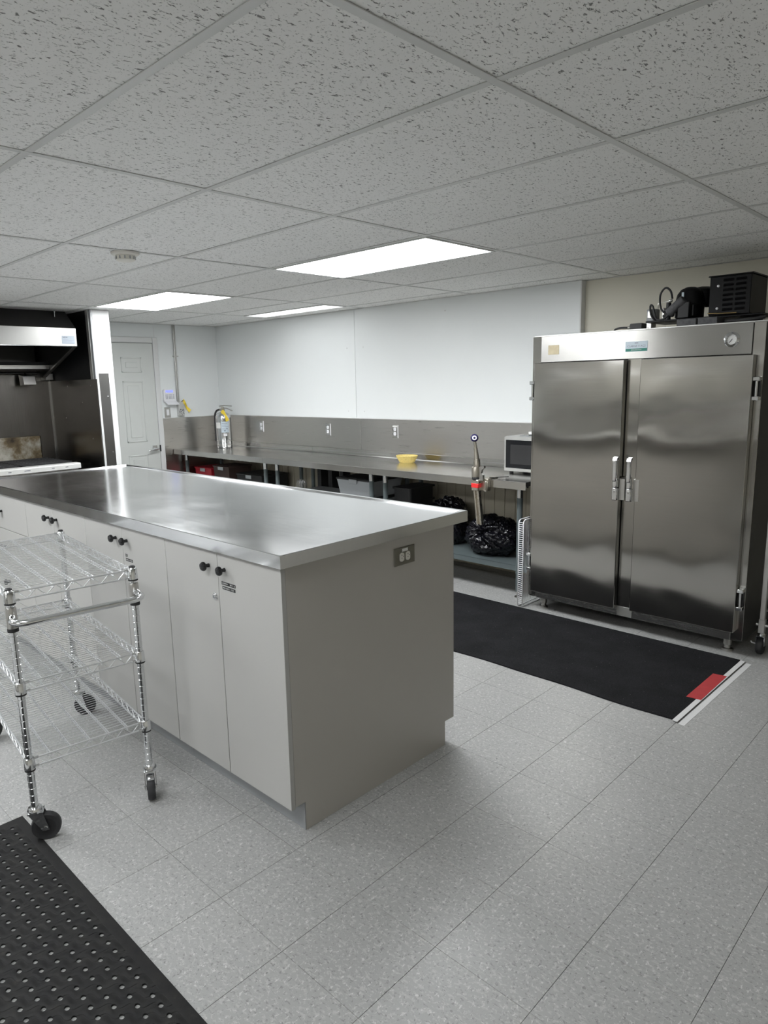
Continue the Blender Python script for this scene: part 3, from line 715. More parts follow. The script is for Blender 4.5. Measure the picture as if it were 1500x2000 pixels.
# ================================================================= CONDENSING UNIT ON THE FRIDGE
ZT = FZ1 + .006
t = thing('condensing_unit', 'black refrigeration compressor unit on top of the steel refrigerator', 'compressor', (.75, 2.85, ZT))
box('base_tray', 'black_enamel', (.44, 2.73, ZT+.038), (1.075, 3.02, ZT+.048), t, .002)
for a, b in ((.655, .762), (.770, .873)): box('support_block', 'block_grey', (a, 2.645, ZT), (b, 2.80, ZT+.038), t, .003)
for a, b in ((.655, .762), (.90, 1.0)): box('support_block', 'block_grey', (a, 2.94, ZT), (b, 3.01, ZT+.038), t, .003)
# condenser housing: louvred box
hs = MB().box((.800, 2.715, ZT+.048), (1.012, 3.00, ZT+.255), .003).build('condenser_housing', 'black_enamel', t, 40)
MB().prism([(2.705, ZT+.255), (3.01, ZT+.255), (3.0, ZT+.262), (2.715, ZT+.262)], .792, 1.02, 'x').build('housing_lid', 'black_enamel', hs)
for k in range(7):
    for x0 in (.872, .936):
        z = ZT+.07+k*.026
        MB().prism([(2.715, z), (2.706, z+.004), (2.715, z+.014)], x0, x0+.05, 'x').build('louvre', 'black_enamel', hs)
for z in (ZT+.085, ZT+.205): MB().lathe([(.007, 0), (.007, .003), (.004, .005)], (.845, 2.715, z), (0,-1,0), 12).build('bolt', 'white_plastic', hs, 40)
MB().tube([(.80, 2.71, ZT+.062), (.88, 2.70, ZT+.056), (.95, 2.705, ZT+.055)], .004, 8).build('pipe', 'brass', hs, 50)
# compressor dome and shroud
cx, cy = .655, 2.83
MB().lathe([(.060, .048), (.078, .06), (.080, .14), (.078, .155), (.070, .190), (.052, .215), (.025, .228), (.004, .231)], (cx, cy, ZT), n=32).build('compressor_dome', 'black_enamel', t, 45)
MB().lathe([(.082, .118), (.085, .121), (.085, .129), (.082, .132)], (cx, cy, ZT), n=32).build('dome_weld', 'black_enamel', t, 45)
MB().lathe([(.055, -.05), (.070, -.035), (.074, .03), (.060, .055), (.02, .065)], (cx+.045, cy+.09, ZT+.17), (.1,-.1,1), n=24).build('accumulator', 'black_enamel', t, 45)
MB().box((cx-.03, cy-.105, ZT+.05), (cx+.035, cy-.07, ZT+.14), .004).build('terminal_cover', 'black_matt', t, 40)
MB().lathe([(.022, 0), (.026, .004), (.026, .11), (.022, .114)], (cx-.088, cy-.085, ZT+.085), (.80,-.10,.62), n=20).build('capacitor', 'block_grey', t, 45)
box('dome_label', 'label_blue', (cx-.018, cy-.0845, ZT+.15), (cx-.006, cy-.078, ZT+.195), t)
for a in range(5):
    MB().box((cx-.05+a*.024, cy-.088, ZT+.062), (cx-.042+a*.024, cy-.078, ZT+.12), .001).build('shroud_rib', 'black_enamel', t, 40)
# valves and looping hoses left of the dome
vx, vy = .545, 2.80
MB().cyl((vx, vy, ZT+.048), (vx, vy, ZT+.15), .014, n=12).cyl((vx-.03, vy, ZT+.075), (vx+.03, vy, ZT+.075), .009, n=10).cyl((vx-.024, vy, ZT+.105), (vx+.03, vy, ZT+.105), .010, n=10).build('service_valve', 'black_matt', t, 45)
MB().tube(spline([(vx+.02, vy, ZT+.17), (vx+.01, vy-.01, ZT+.215), (vx-.02, vy-.01, ZT+.235), (vx-.048, vy-.01, ZT+.20), (vx-.05, vy, ZT+.14), (vx-.035, vy, ZT+.105), (vx, vy, ZT+.085), (vx+.04, vy-.02, ZT+.075)]), .006, 8).build('hose', 'black_rubber', t, 60)
MB().tube(spline([(vx-.075, vy, ZT+.05), (vx-.10, vy-.01, ZT+.09), (vx-.105, vy-.01, ZT+.14), (vx-.09, vy-.01, ZT+.135), (vx-.075, vy-.01, ZT+.08), (vx-.05, vy-.03, ZT+.055), (vx-.01, vy-.04, ZT+.056), (vx+.03, vy-.05, ZT+.085), (vx+.06, vy-.06, ZT+.11)]), .006, 8).build('hose', 'black_rubber', t, 60)
MB().tube([(vx-.07, vy+.02, ZT+.12), (vx-.07, vy+.02, ZT+.155), (vx-.06, vy+.02, ZT+.15), (vx-.02, vy, ZT+.157), (vx+.02, vy, ZT+.16)], .0022, 6).build('capillary_tube', 'zinc', t, 60)
MB().lathe([(.008, -.008), (.009, 0), (.008, .008)], (vx+.012, vy-.004, ZT+.16), (1,0,0), 12).build('union_nut', 'chrome', t, 45)
box('pressure_control', 'grey_plastic', (.415, 2.80, ZT+.052), (.475, 2.85, ZT+.122), t, .004)
box('control_face', 'zinc', (.422, 2.797, ZT+.07), (.448, 2.80, ZT+.11), t, .002)
box('control_bracket', 'alu', (.425, 2.78, ZT), (.455, 2.85, ZT+.052), t, .002)
box('bracket_plate', 'zinc', (.500, 2.82, ZT+.05), (.512, 2.86, ZT+.125), t, .001)
MB().tube([(.90, 2.69, ZT+.012), (.98, 2.68, ZT+.011), (1.06, 2.685, ZT+.014), (1.095, 2.70, ZT+.022)], .010, 8).build('foot_strap', 'black_rubber', t, 60)
t = thing('junction_box', 'small black junction box with a cord on top of the refrigerator', 'electrical box', (.37, 2.78, ZT))
box('box', 'black_matt', (.335, 2.75, ZT), (.410, 2.82, ZT+.042), t, .003)
MB().lathe([(.014, 0), (.014, .012), (.009, .016), (.009, .022)], (.335, 2.775, ZT+.02), (-1,-.2,0), 12).build('cord_grip', 'zinc', t, 45)
MB().tube(spline([(.325, 2.772, ZT+.02), (.28, 2.765, ZT+.022), (.24, 2.77, ZT+.018), (.215, 2.80, ZT+.0075), (.18, 2.90, ZT+.0065), (.16, 3.05, ZT+.0065)]), .006, 8).build('cord', 'black_rubber', t, 60)

# ================================================================= WIRE CART
CW, CLN = .415, .895         # between post centres
t = thing('wire_cart', 'chrome three-shelf wire cart on casters parked along the island', 'cart', (-.148, -.545, 0), math.radians(-6.3))
PTS = [(0, -CW/2), (0, CW/2), (-CLN, CW/2), (-CLN, -CW/2)]
ztop = .92
prof = [(.0125, .125)]
z = .15
while z < ztop-.03:
    prof += [(.0125, z), (.0112, z+.0012), (.0112, z+.0028), (.0125, z+.004)]; z += .0254
prof += [(.0125, ztop-.004), (.010, ztop)]
me_post = None
def cart_build(mb, name, mat, par, sm=None): return mb.build(name, mat, par, sm, local=True)
def caster(px, py, ang, brake):
    c = MB(); d = Vector((math.cos(ang), math.sin(ang), 0)); n_ = Vector((-d.y, d.x, 0))
    c.lathe([(.013, .130), (.022, .127), (.026, .118), (.026, .112), (.020, .108)], (px, py, 0), n=20)
    off = Vector((px, py, 0)) + d*.030; whl = .050
    for s in (-1, 1):
        q = [Vector((px, py, .112)) - d*.022, Vector((px, py, .112)) + d*.026, off + d*.013 + Vector((0, 0, whl-.008)), off - d*.010 + Vector((0, 0, whl-.008))]
        a = [p + n_*s*.0185 for p in q]; b = [p + n_*s*.0215 for p in q]
        c.add(a + b, [(0, 1, 2, 3), (7, 6, 5, 4), (0, 4, 5, 1), (1, 5, 6, 2), (2, 6, 7, 3), (3, 7, 4, 0)])
    c.box((-.024, -.0215, .1085), (.028, .0215, .1125), mx=Matrix.Translation((px, py, 0)) @ Matrix.Rotation(ang, 4, 'Z'))
    cs = cart_build(c, 'caster', 'chrome', t, 40)
    def sub(mb, nm, mt):
        inv = Matrix.Translation(-cs.location); mb.v = [tuple(inv @ Vector(p)) for p in mb.v]; return mb.build(nm, mt, cs, 40, local=True)
    oc = off + Vector((0, 0, whl))
    sub(MB().lathe([(.034, -.014), (.046, -.0145), (.0495, -.009), (.050, 0), (.0495, .009), (.046, .0145), (.034, .014)], oc, n_, 36), 'tyre', 'black_rubber')
    sub(MB().lathe([(.033, -.0148), (.012, -.012), (.012, -.016), (.012, .016), (.012, .012), (.033, .0148)], oc, n_, 24), 'hub', 'black_matt')
    sub(MB().lathe([(.007, -.025), (.007, .025)], oc, n_, 12), 'axle', 'chrome')
    if brake: sub(MB().box((.02, -.012, .094), (.062, .012, .100), mx=Matrix.Translation((px, py, 0)) @ Matrix.Rotation(ang, 4, 'Z')), 'brake_pedal', 'chrome')
for k, (px, py) in enumerate(PTS):
    p = cart_build(MB().lathe(prof, (px, py, 0), n=16), 'post', 'chrome', t, 30)
    # plastic cap / foot ring
    for nm, za, zb, mt in (('cap', ztop-.001, ztop+.006, 'black_matt'),):
        inv = Matrix.Translation(-p.location); mb = MB().lathe([(.011, za), (.0115, zb-.003), (.008, zb)], (px, py, 0), n=16); mb.v = [tuple(inv @ Vector(q)) for q in mb.v]; mb.build(nm, mt, p, 40, local=True)
    caster(px, py, math.radians((62, -26, 48, 100)[k] + 6.3), k == 1)
def shelf(z):
    x0, x1, y0, y1 = -CLN, 0, -CW/2, CW/2; e = .024
    # rim: upper and lower wire with a zigzag truss between, on all four sides
    fm = MB()
    sides = [((x1, y0+e), (x1, y1-e)), ((x1-e, y1), (x0+e, y1)), ((x0, y1-e), (x0, y0+e)), ((x0+e, y0), (x1-e, y0))]
    for (a, b) in sides:
        a = Vector((*a, 0)); b = Vector((*b, 0))
        fm.tube([a+Vector((0, 0, z)), b+Vector((0, 0, z))], .0034, 8); fm.tube([a+Vector((0, 0, z-.030)), b+Vector((0, 0, z-.030))], .0034, 8)
    fr_ = cart_build(fm, 'shelf', 'wire', t, 50)
    inv = Matrix.Translation(-fr_.location)
    def sub(mb, nm, mt, sm=50): mb.v = [tuple(inv @ Vector(q)) for q in mb.v]; return mb.build(nm, mt, fr_, sm, local=True)
    zg = MB()
    for (a, b) in sides:
        a = Vector((*a, 0)); b = Vector((*b, 0)); n = max(4, round((b-a).length/.0315)); n += n % 2
        zg.tube([a + (b-a)*i/n + Vector((0, 0, z if i % 2 == 0 else z-.030)) for i in range(n+1)], .0022, 6)
    sub(zg, 'truss_wire', 'wire')
    dk = MB(); n = 41
    for i in range(1, n): 
        x = x0 + .008 + (x1-x0-.016)*i/n
        dk.tube([(x, y0-.002, z+.0038), (x, y1+.002, z+.0038)], .0012, 5)
    sub(dk, 'deck_wires', 'wire')
    for i in range(1, 6):
        y = y0 + CW*i/6; rb = MB(); zz = []
        m_ = 60
        rb.tube([(x0, y, z+.001), (x1, y, z+.001)], .0020, 6); rb.tube([(x0, y, z-.011), (x1, y, z-.011)], .0018, 6)
        rb.tube([(x0+(x1-x0)*q/m_, y, z+.001 if q % 2 else z-.011) for q in range(m_+1)], .0013, 5)
        sub(rb, 'support_rib', 'wire')
    for (px, py) in PTS:
        sub(MB().lathe([(.0165, -.036), (.0185, -.034), (.0170, .004), (.0155, .006), (.0127, .006)], (px, py, z), n=20), 'collar', 'chrome', 40)
        sub(MB().lathe([(.0178, -.040), (.0178, -.0362)], (px, py, z), n=20), 'sleeve', 'black_matt', 40)
        fx_ = -1 if px == 0 else 1; fy_ = -1 if py > 0 else 1
        sub(MB().tube([(px, py+fy_*.015, z), (px, py+fy_*.030, z)], .0045, 8).tube([(px+fx_*.015, py, z), (px+fx_*.030, py, z)], .0045, 8).tube([(px, py+fy_*.015, z-.03), (px, py+fy_*.030, z-.03)], .0045, 8).tube([(px+fx_*.015, py, z-.03), (px+fx_*.030, py, z-.03)], .0045, 8), 'weld_lug', 'chrome')
for z in (.910, .588, .308): shelf(z)
# push handle on the near end
hz = .822
hp = [(0, -CW/2, hz+.008), (.028, -CW/2-.004, hz+.004)]
hp += arc((.040, -CW/2+.040, hz), .048, math.radians(-100), math.radians(-10), 6, (1, 0, 0), (0, 1, 0))
hp += arc((.040, CW/2-.040, hz), .048, math.radians(10), math.radians(100), 6, (1, 0, 0), (0, 1, 0))
hp += [(.028, CW/2+.004, hz+.004), (0, CW/2, hz+.008)]
hd2 = cart_build(MB().tube(hp, .0115, 14), 'push_handle', 'chrome', t, 60)
inv = Matrix.Translation(-hd2.location)
for (px, py) in PTS[:2]:
    for nm, pr, mt in (('clamp', [(.0165, hz-.034), (.0175, hz-.030), (.0175, hz+.034), (.0160, hz+.038)], 'zinc'), ('clamp_sleeve', [(.0178, hz-.046), (.0178, hz-.0345)], 'black_matt')):
        mb = MB().lathe(pr, (px, py, 0), n=20); mb.v = [tuple(inv @ Vector(q)) for q in mb.v]; mb.build(nm, mt, hd2, 40, local=True)

# ================================================================= MATS
def carpet_runner():
    x0, x1, y0, y1 = -2.6, 1.150, 1.600, 2.535
    m = MB(); n = 60; top = []; 
    rnd = random.Random(2)
    for i in range(n+1):
        x = x0 + (x1-x0)*i/n
        wob = .006*math.sin(x*5.1)+.004*math.sin(x*11.3+1)
        m.v += [(x, y0+wob, 0.0004), (x, y0+wob+.003, .006), (x, y1-.003, .006), (x, y1, 0.0004)]
    for i in range(n):
        a = i*4; b = a+4
        m.f += [(a, b, b+1, a+1), (a+1, b+1, b+2, a+2), (a+2, b+2, b+3, a+3), (a+3, b+3, b, a)]
    m.f += [(0, 1, 2, 3), (n*4+3, n*4+2, n*4+1, n*4)]
    return tag(m.build('carpet_runner', 'carpet'), 'long black carpet runner on the floor in front of the refrigerator', 'mat')
carpet_runner()
def tape(name, mat, poly, z0, z1, label, cat='tape', group=None):
    return tag(MB().prism(poly, z0, z1, 'z').build(name, mat), label, cat, group)
tape('floor_tape', 'white_tape', [(1.142, 1.585), (1.166, 1.582), (1.180, 2.520), (1.156, 2.525)], .0062, .0068, 'white tape strip along the very end of the black runner', group='white tape strips at the runner end')
tape('floor_tape', 'white_tape', [(1.1715, 1.580), (1.200, 1.576), (1.214, 2.512), (1.186, 2.518)], .0002, .0010, 'white tape strip on the floor tiles just past the runner', group='white tape strips at the runner end')
tape('floor_tape', 'red_tape', [(1.100, 1.872), (1.168, 1.880), (1.170, 2.252), (1.104, 2.240)], .0069, .0075, 'short red tape patch on the end of the black runner')

def rubber_mat(x0, x1, y0, y1, label, seed=1):
    """perforated anti-fatigue mat: woven raised pads, one round hole per cell, bevelled border"""
    p = .0425; b = .034; zt = .0062
    m = MB()
    nx = int((x1-x0-2*b)/p); ny = int((y1-y0-2*b)/p)
    ax = x0 + ((x1-x0)-nx*p)/2; ay = y0 + ((y1-y0)-ny*p)/2
    # holes lie on a lattice through (0.539,-1.06)
    def hgt(x, y): return zt
    K = 16; idx = {}
    def vtx(x, y, z):
        key = (round(x*1e5), round(y*1e5), round(z*1e5))
        if key not in idx: idx[key] = len(m.v); m.v.append((x, y, z))
        return idx[key]
    sq = []
    for k in range(K):
        a = 2*PI*k/K; c, s = math.cos(a), math.sin(a); q = 1/max(abs(c), abs(s)); sq.append((c*q/2, s*q/2, c, s))
    for i in range(nx):
        for j in range(ny):
            cx = ax+(i+.5)*p; cy = ay+(j+.5)*p
            # hole at the cell centre, elongated a little
            ring = []
            for f in (0.0, 1.0):
                rr = []
                for (qx, qy, c, s) in sq:
                    hx, hy = c*.0088, s*.0066
                    X = cx + hx*(1-f) + qx*p*f; Y = cy + hy*(1-f) + qy*p*f
                    rr.append(vtx(X, Y, hgt(X, Y)))
                ring.append(rr)
            low = [vtx(cx+c*.0092, cy+s*.0070, .0005) for (_, _, c, s) in sq]
            for k in range(K):
                k2 = (k+1) % K
                m.f.append((low[k2], low[k], ring[0][k], ring[0][k2]))
                for a_, b_ in zip(ring, ring[1:]): m.f.append((a_[k], b_[k], b_[k2], a_[k2]))
    ex, ey = ax+nx*p, ay+ny*p
    o = MB()
    def rect(X0, Y0, X1, Y1, z): o_ = len(o.v); o.v.extend([(X0, Y0, z), (X1, Y0, z), (X1, Y1, z), (X0, Y1, z)]); return o_
    r0 = rect(x0, y0, x1, y1, .0004); r1 = rect(x0+.001, y0+.001, x1-.001, y1-.001, .003); r2 = rect(x0+b*.72, y0+b*.72, x1-b*.72, y1-b*.72, zt+.0008); r3 = rect(ax-.0002, ay-.0002, ex+.0002, ey+.0002, zt); r4 = rect(ax-.0002, ay-.0002, ex+.0002, ey+.0002, .0004)
    for a, c in ((r0, r1), (r1, r2), (r2, r3), (r3, r4)): o.f += [(a+i, a+(i+1) % 4, c+(i+1) % 4, c+i) for i in range(4)]
    t = thing('rubber_mat', label, 'mat', ((x0+x1)/2, (y0+y1)/2, 0))
    o.build('border', 'rubber_mat', t, 30)
    m.build('perforated_deck', mat_mat((p, ax, ay)), t, 35)
rubber_mat(-.355, 2.95, -1.66, -.741, 'black perforated rubber floor mat in the near left foreground')
rubber_mat(-2.25, -.420, -1.70, -.800, 'black rubber mat of which only a corner shows at the left edge')

# ================================================================= THINGS ON THE BACK COUNTER
# fire extinguisher
ex, ey = -4.56, 3.06
t = thing('fire_extinguisher', 'silver fire extinguisher with black hose standing on the corner table', 'extinguisher', (ex, ey, CZ))
MB().lathe([(.080, 0), (.086, .004), (.088, .012), (.088, .335), (.084, .362), (.070, .385), (.045, .400), (.024, .406), (.022, .420)], (ex, ey, CZ), n=40).build('cylinder', 'chrome', t, 40)
for z in (.03, .075): MB().lathe([(.0882, z), (.0895, z+.002), (.0895, z+.006), (.0882, z+.008)], (ex, ey, CZ), n=40, cap=False).build('band', 'zinc', t, 40)
MB().lathe([(.020, .415), (.024, .420), (.024, .440), (.018, .445), (.018, .462), (.012, .465)], (ex, ey, CZ), n=20).build('valve', 'nickel', t, 40)
vd = Vector((.83, .45, 0)).normalized()
P0 = Vector((ex, ey, CZ+.455))
MB().tube([P0 - vd*.03 + Vector((0, 0, .018)), P0 + vd*.02 + Vector((0, 0, .024)), P0 + vd*.115 + Vector((0, 0, .016))], .006, 8).build('upper_lever', 'zinc', t, 50)
MB().tube([P0 + Vector((0, 0, -.004)), P0 + vd*.05 + Vector((0, 0, -.008)), P0 + vd*.12 + Vector((0, 0, -.036))], .0065, 8).build('carry_handle', 'zinc', t, 50)
MB().tube([P0 - vd*.03 + Vector((0, 0, .006)), P0 - vd*.045 + Vector((0, 0, .018)), P0 - vd*.03 + Vector((0, 0, .028)), P0 - vd*.015 + Vector((0, 0, .016))], .003, 6).build('safety_pin', 'zinc', t, 50)
B = P0 + Vector((0, 0, -.022))
hs = [B, B - vd*.04, B - vd*.075 + Vector((0, 0, -.012)), B - vd*.098 + Vector((0, 0, -.05)), B - vd*.104 + Vector((0, 0, -.12)), B - vd*.103 + Vector((0, 0, -.30)), B - vd*.102 + Vector((0, 0, -.36))]
MB().tube(spline(hs), .0105, 10).build('hose', 'black_rubber', t, 60)
MB().tube([B + Vector((0, 0, .0)), B - vd*.035], .013, 10).build('hose_fitting', 'nickel', t, 50)
# curved label plates on the cylinder, facing the room
def curved(z0, z1, a0, a1, rr, nm, mt, par):
    m = MB(); n = 10
    for i in range(n+1):
        a = math.radians(a0+(a1-a0)*i/n); m.v += [(ex+math.cos(a)*rr, ey+math.sin(a)*rr, CZ+z0), (ex+math.cos(a)*rr, ey+math.sin(a)*rr, CZ+z1)]
    m.f = [(2*i, 2*i+2, 2*i+3, 2*i+1) for i in range(n)]
    return m.build(nm, mt, par, 60)
lb = curved(.175, .300, -52, 8, .0888, 'label', 'label_blue', t)
curved(.225, .29, -100, -56, .0888, 'label', 'paper', t)
for k in range(5): curved(.205+k*.018, .209+k*.018, -46, -46+10*(3+k % 3), .0891, 'label_print', 'grey_ink', lb)
curved(.190, .200, -30, -22, .0891, 'label_print', 'ink', lb); curved(.212, .222, -12, -6, .0891, 'label_print', 'ink', lb)
curved(.135, .165, -38, -10, .0888, 'round_sticker', 'white_plastic', t)
q0 = P0 + vd*.035 + Vector((.02, -.06, -.03)); dn = (vd*.55 + Vector((0, 0, -1))).normalized(); sd = vd.cross(dn).cross(dn).normalized()
sd = (vd - dn*vd.dot(dn)).normalized()
m = MB(); tn = vd.cross(Vector((0, 0, 1))).normalized()*.001
cs = [q0 - sd*.022, q0 + sd*.022, q0 + sd*.022 + dn*.135, q0 - sd*.022 + dn*.135]
m.add([c+tn for c in cs] + [c-tn for c in cs], [(0, 1, 2, 3), (7, 6, 5, 4), (0, 4, 5, 1), (1, 5, 6, 2), (2, 6, 7, 3), (3, 7, 4, 0)])
m.build('service_tag', 'yellow', t)

# plastic bread basket
bx, by = -1.775, 3.075
t = thing('bread_basket', 'small yellow woven basket on the steel work table', 'basket', (bx, by, CZ), math.radians(12))
def oval(z, a, b, n=48, wv=0.0): return [(math.cos(2*PI*i/n)*(a+wv*(i % 2)), math.sin(2*PI*i/n)*(b+wv*(i % 2)), z) for i in range(n)]
n = 48; m = MB(); rs = [oval(0, .064, .045), oval(.006, .068, .049), oval(.025, .078, .059, wv=.002), oval(.045, .090, .070, wv=.002), oval(.058, .097, .077)]
rs += [oval(.058, .094, .074), oval(.045, .086, .066), oval(.006, .064, .045)]
for r_ in rs: m.v += r_
for k in range(len(rs)-1): m.f += [(k*n+i, k*n+(i+1) % n, (k+1)*n+(i+1) % n, (k+1)*n+i) for i in range(n)]
m.f += [tuple(range(n-1, -1, -1)), tuple(range((len(rs)-1)*n, len(rs)*n))]
m.build('bowl', 'basket_yellow', t, local=True)
MB().tube(oval(.059, .097, .077), .004, 8, closed=True).build('rim', 'basket_yellow', t, 60, local=True)
st = MB()
for i in range(0, 48, 2):
    a = 2*PI*i/48
    st.tube([(math.cos(a)*.069, math.sin(a)*.050, .004), (math.cos(a)*.080, math.sin(a)*.061, .025), (math.cos(a)*.093, math.sin(a)*.073, .045), (math.cos(a)*.098, math.sin(a)*.078, .058)], .0022, 5)
st.build('weave_stakes', 'basket_yellow', t, 60, local=True)

# microwave
mx0, mx1, my0, my1, mz0, mz1 = -.690, -.262, 2.955, 3.235, CZ+.018, 1.150
t = thing('microwave', 'silver microwave with black door beside the refrigerator', 'microwave', ((mx0+mx1)/2, (my0+my1)/2, CZ))
box('case', 'alu', (mx0, my0+.012, mz0), (mx1, my1, mz1), t, .004)
dr_ = box('door', 'alu', (mx0, my0, mz0), (mx1-.10, my0+.012, mz1-.004), t, .002)
box('door_glass', 'dark_glass', (mx0+.014, my0-.002, mz0+.024), (mx1-.101, my0+.001, mz1-.026), dr_, .001)
box('door_window', 'black_matt', (mx0+.055, my0-.0026, mz0+.055), (mx1-.125, my0-.0018, mz1-.06), dr_)
box('control_panel', 'black_gloss', (mx1-.098, my0, mz0), (mx1, my0+.012, mz1-.004), t, .002)
for x in (mx0+.04, mx1-.04):
    for y in (my0+.04, my1-.04): MB().cyl((x, y, CZ), (x, y, mz0+.002), .015, n=12).build('foot', 'black_rubber', t, 40)
text('brand_mark', 'Bar', .016, 'white_tape', dr_, (mx0+.265, my0-.0026, mz0+.034), (1, 0, 0), (0, 0, 1))
t = thing('clipboard', 'thin grey folder lying flat on top of the microwave', 'folder', (-.43, 3.08, mz1))
box('board', 'grey_plastic', (-.585, 3.00, mz1+.0005), (-.30, 3.17, mz1+.006), t, .001)
box('clip', 'zinc', (-.56, 3.02, mz1+.006), (-.52, 3.12, mz1+.012), t, .001)
tag(box('paper_stack', 'paper', (-.53, 3.03, mz1+.0125), (-.31, 3.16, mz1+.034), None, .002), 'short white paper stack on the grey folder atop the microwave', 'paper')

# bench-mounted can opener clamped to the table edge
ox, oy = -.655, CY0-.045
t = thing('can_opener', 'tall steel table-mounted can opener with crank handle clamped to the counter edge', 'can opener', (ox, CY0, .55))
cl = MB().box((ox-.012, CY0-.038, .790), (ox+.085, CY0-.0005, CZ-.012), .003).build('clamp_base', 'nickel', t, 40)
MB().box((ox+.020, CY0-.0005, CZ+.0004), (ox+.085, CY0+.10, CZ+.006), .002).box((ox+.020, CY0-.03, CZ-.014), (ox+.085, CY0, CZ+.006), .002).build('clamp_plate', 'nickel', cl, 40)
MB().box((ox+.06, CY0-.046, .785), (ox+.080, CY0-.036, CZ-.008), .003).cyl((ox+.07, CY0-.045, .80), (ox+.07, CY0-.045, .85), .006, n=10).build('clamp_screw', 'nickel', cl, 40)
MB().box((ox-.030, oy-.030, .790), (ox+.030, oy+.015, .872), .004).build('shaft_sleeve', 'nickel', t, 40)
box('red_band', 'red_print', (ox-.031, oy-.0315, .812), (ox+.031, oy+.0152, .846), t, .003)
lean = Vector((.045, 0, -.26))
mxs = Matrix.Translation((ox, oy, .80))
m = MB()
for a, b, y0, y1 in ((-.022, -.010, -.016, .012), (.006, .022, -.016, .012), (-.012, .008, -.004, .012)):
    m.add([(ox+a, oy+y0, .80), (ox+b, oy+y0, .80), (ox+b, oy+y1, .80), (ox+a, oy+y1, .80), (ox+a+.030, oy+y0, .545), (ox+b+.030, oy+y0, .545), (ox+b+.030, oy+y1, .545), (ox+a+.030, oy+y1, .545)],
          [(0, 1, 2, 3), (7, 6, 5, 4), (0, 4, 5, 1), (1, 5, 6, 2), (2, 6, 7, 3), (3, 7, 4, 0)])
m.build('shaft', 'nickel', t)
MB().lathe([(.026, .868), (.030, .872), (.030, .885), (.026, .888)], (ox-.004, oy-.008, 0), n=24).build('dark_ring', 'black_matt', t, 40)
MB().lathe([(.030, .888), (.0315, .893), (.0315, .955), (.029, .962)], (ox-.004, oy-.008, 0), n=24).build('gear_housing', 'nickel', t, 40)
MB().prism([(ox+.02, .862), (ox+.055, .868), (ox+.055, .905), (ox+.040, .918), (ox+.048, .945), (ox+.066, .955), (ox+.066, .972), (ox+.02, .962)], oy-.012, oy+.010, 'y').build('blade_arm', 'zinc', t)
MB().lathe([(.004, -.022), (.010, -.020), (.012, 0), (.004, .002)], (ox+.02, oy-.018, .852), (0, -1, 0), 12).build('gear_bolt', 'black_matt', t, 40)
MB().tube([(ox+.004, oy-.008, .962), (ox+.004, oy-.008, 1.00), (ox+.001, oy-.010, 1.03), (ox-.003, oy-.015, 1.09), (ox-.008, oy-.020, 1.150)], [.025, .024, .018, .014, .009], 12).build('crank_arm', 'nickel', t, 50)
kb = MB().lathe([(.004, -.024), (.018, -.022), (.0265, -.010), (.0285, 0), (.0265, .010), (.018, .020), (.006, .023)], (ox-.009, oy-.022, 1.168), (.55, -.80, .1), 24).build('crank_knob', 'navy', t, 45)
kd = Vector((.55, -.80, .1)).normalized(); kc = Vector((ox-.009, oy-.022, 1.168))
MB().lathe([(.0165, .0205), (.0160, .0225)], kc, kd, 20).build('knob_cap', 'white_plastic', kb)
MB().tube([(ox+.06, CY0+.02, CZ+.008), (ox+.10, CY0+.06, CZ+.010), (ox+.15, CY0+.13, CZ+.010)], .003, 6).build('adjusting_rod', 'black_matt', t, 50)

# ================================================================= LEFT-WALL FITTINGS
x = XL
t = thing('alarm_keypad', 'white alarm keypad with blue display on the wall by the door', 'keypad', (x, 2.605, 1.375))
MB().prism([(2.525, 1.425), (2.535, 1.405), (2.675, 1.40), (2.682, 1.42), (2.672, 1.535), (2.660, 1.548), (2.540, 1.548), (2.528, 1.535)], x, x+.026, 'x').build('case', 'white_plastic', t)
box('display', 'lcd', (x+.026, 2.552, 1.513), (x+.0275, 2.642, 1.537), t)
for r_ in range(4):
    for c_ in range(6):
        yy = 2.548 + c_*.0165 + (.006 if c_ > 1 else 0) + (.006 if c_ > 4 else 0)
        box('key', 'grey_ink', (x+.026, yy, 1.440+r_*.0135), (x+.028, yy+.0105, 1.447+r_*.0135), t)
MB().add([(x+.026, 2.532, 1.418), (x+.026, 2.678, 1.418), (x+.075, 2.690, 1.378), (x+.075, 2.545, 1.378), (x+.022, 2.532, 1.413), (x+.022, 2.678, 1.413), (x+.072, 2.690, 1.373), (x+.072, 2.545, 1.373)],
         [(0, 1, 2, 3), (7, 6, 5, 4), (0, 4, 5, 1), (1, 5, 6, 2), (2, 6, 7, 3), (3, 7, 4, 0)]).build('flip_cover', 'white_plastic', t)
t = thing('light_switch', 'rocker light switch with grey plate under the alarm keypad', 'switch', (x, 2.570, 1.230))
box('plate', 'zinc', (x, 2.533, 1.232), (x+.006, 2.607, 1.348), t, .002)
box('rocker', 'white_plastic', (x+.006, 2.556, 1.256), (x+.011, 2.588, 1.324), t, .002)
t = thing('conduit_box', 'grey conduit running down the wall to a black-marked junction box', 'electrical box', (x, 2.725, 1.235))
MB().cyl((x+.014, 2.703, 1.40), (x+.014, 2.708, H), .010, n=12).cyl((x+.012, 2.722, 1.40), (x+.012, 2.727, H), .006, n=10).build('conduit', 'zinc', t, 45)
MB().box((x, 2.685, 1.905), (x+.028, 2.745, 1.918), .002).build('conduit_strap', 'zinc', t, 40)
box('box', 'alu', (x, 2.690, 1.245), (x+.045, 2.762, 1.405), t, .003)
mk = MB(); rnd = random.Random(5)
for k in range(26):
    yy = 2.697+rnd.random()*.055; zz = 1.255+rnd.random()*.065; s_ = .004+rnd.random()*.006
    mk.box((x+.0448, yy, zz), (x+.0456, yy+s_, zz+s_))
mk.build('scribbled_marks', 'ink', t)
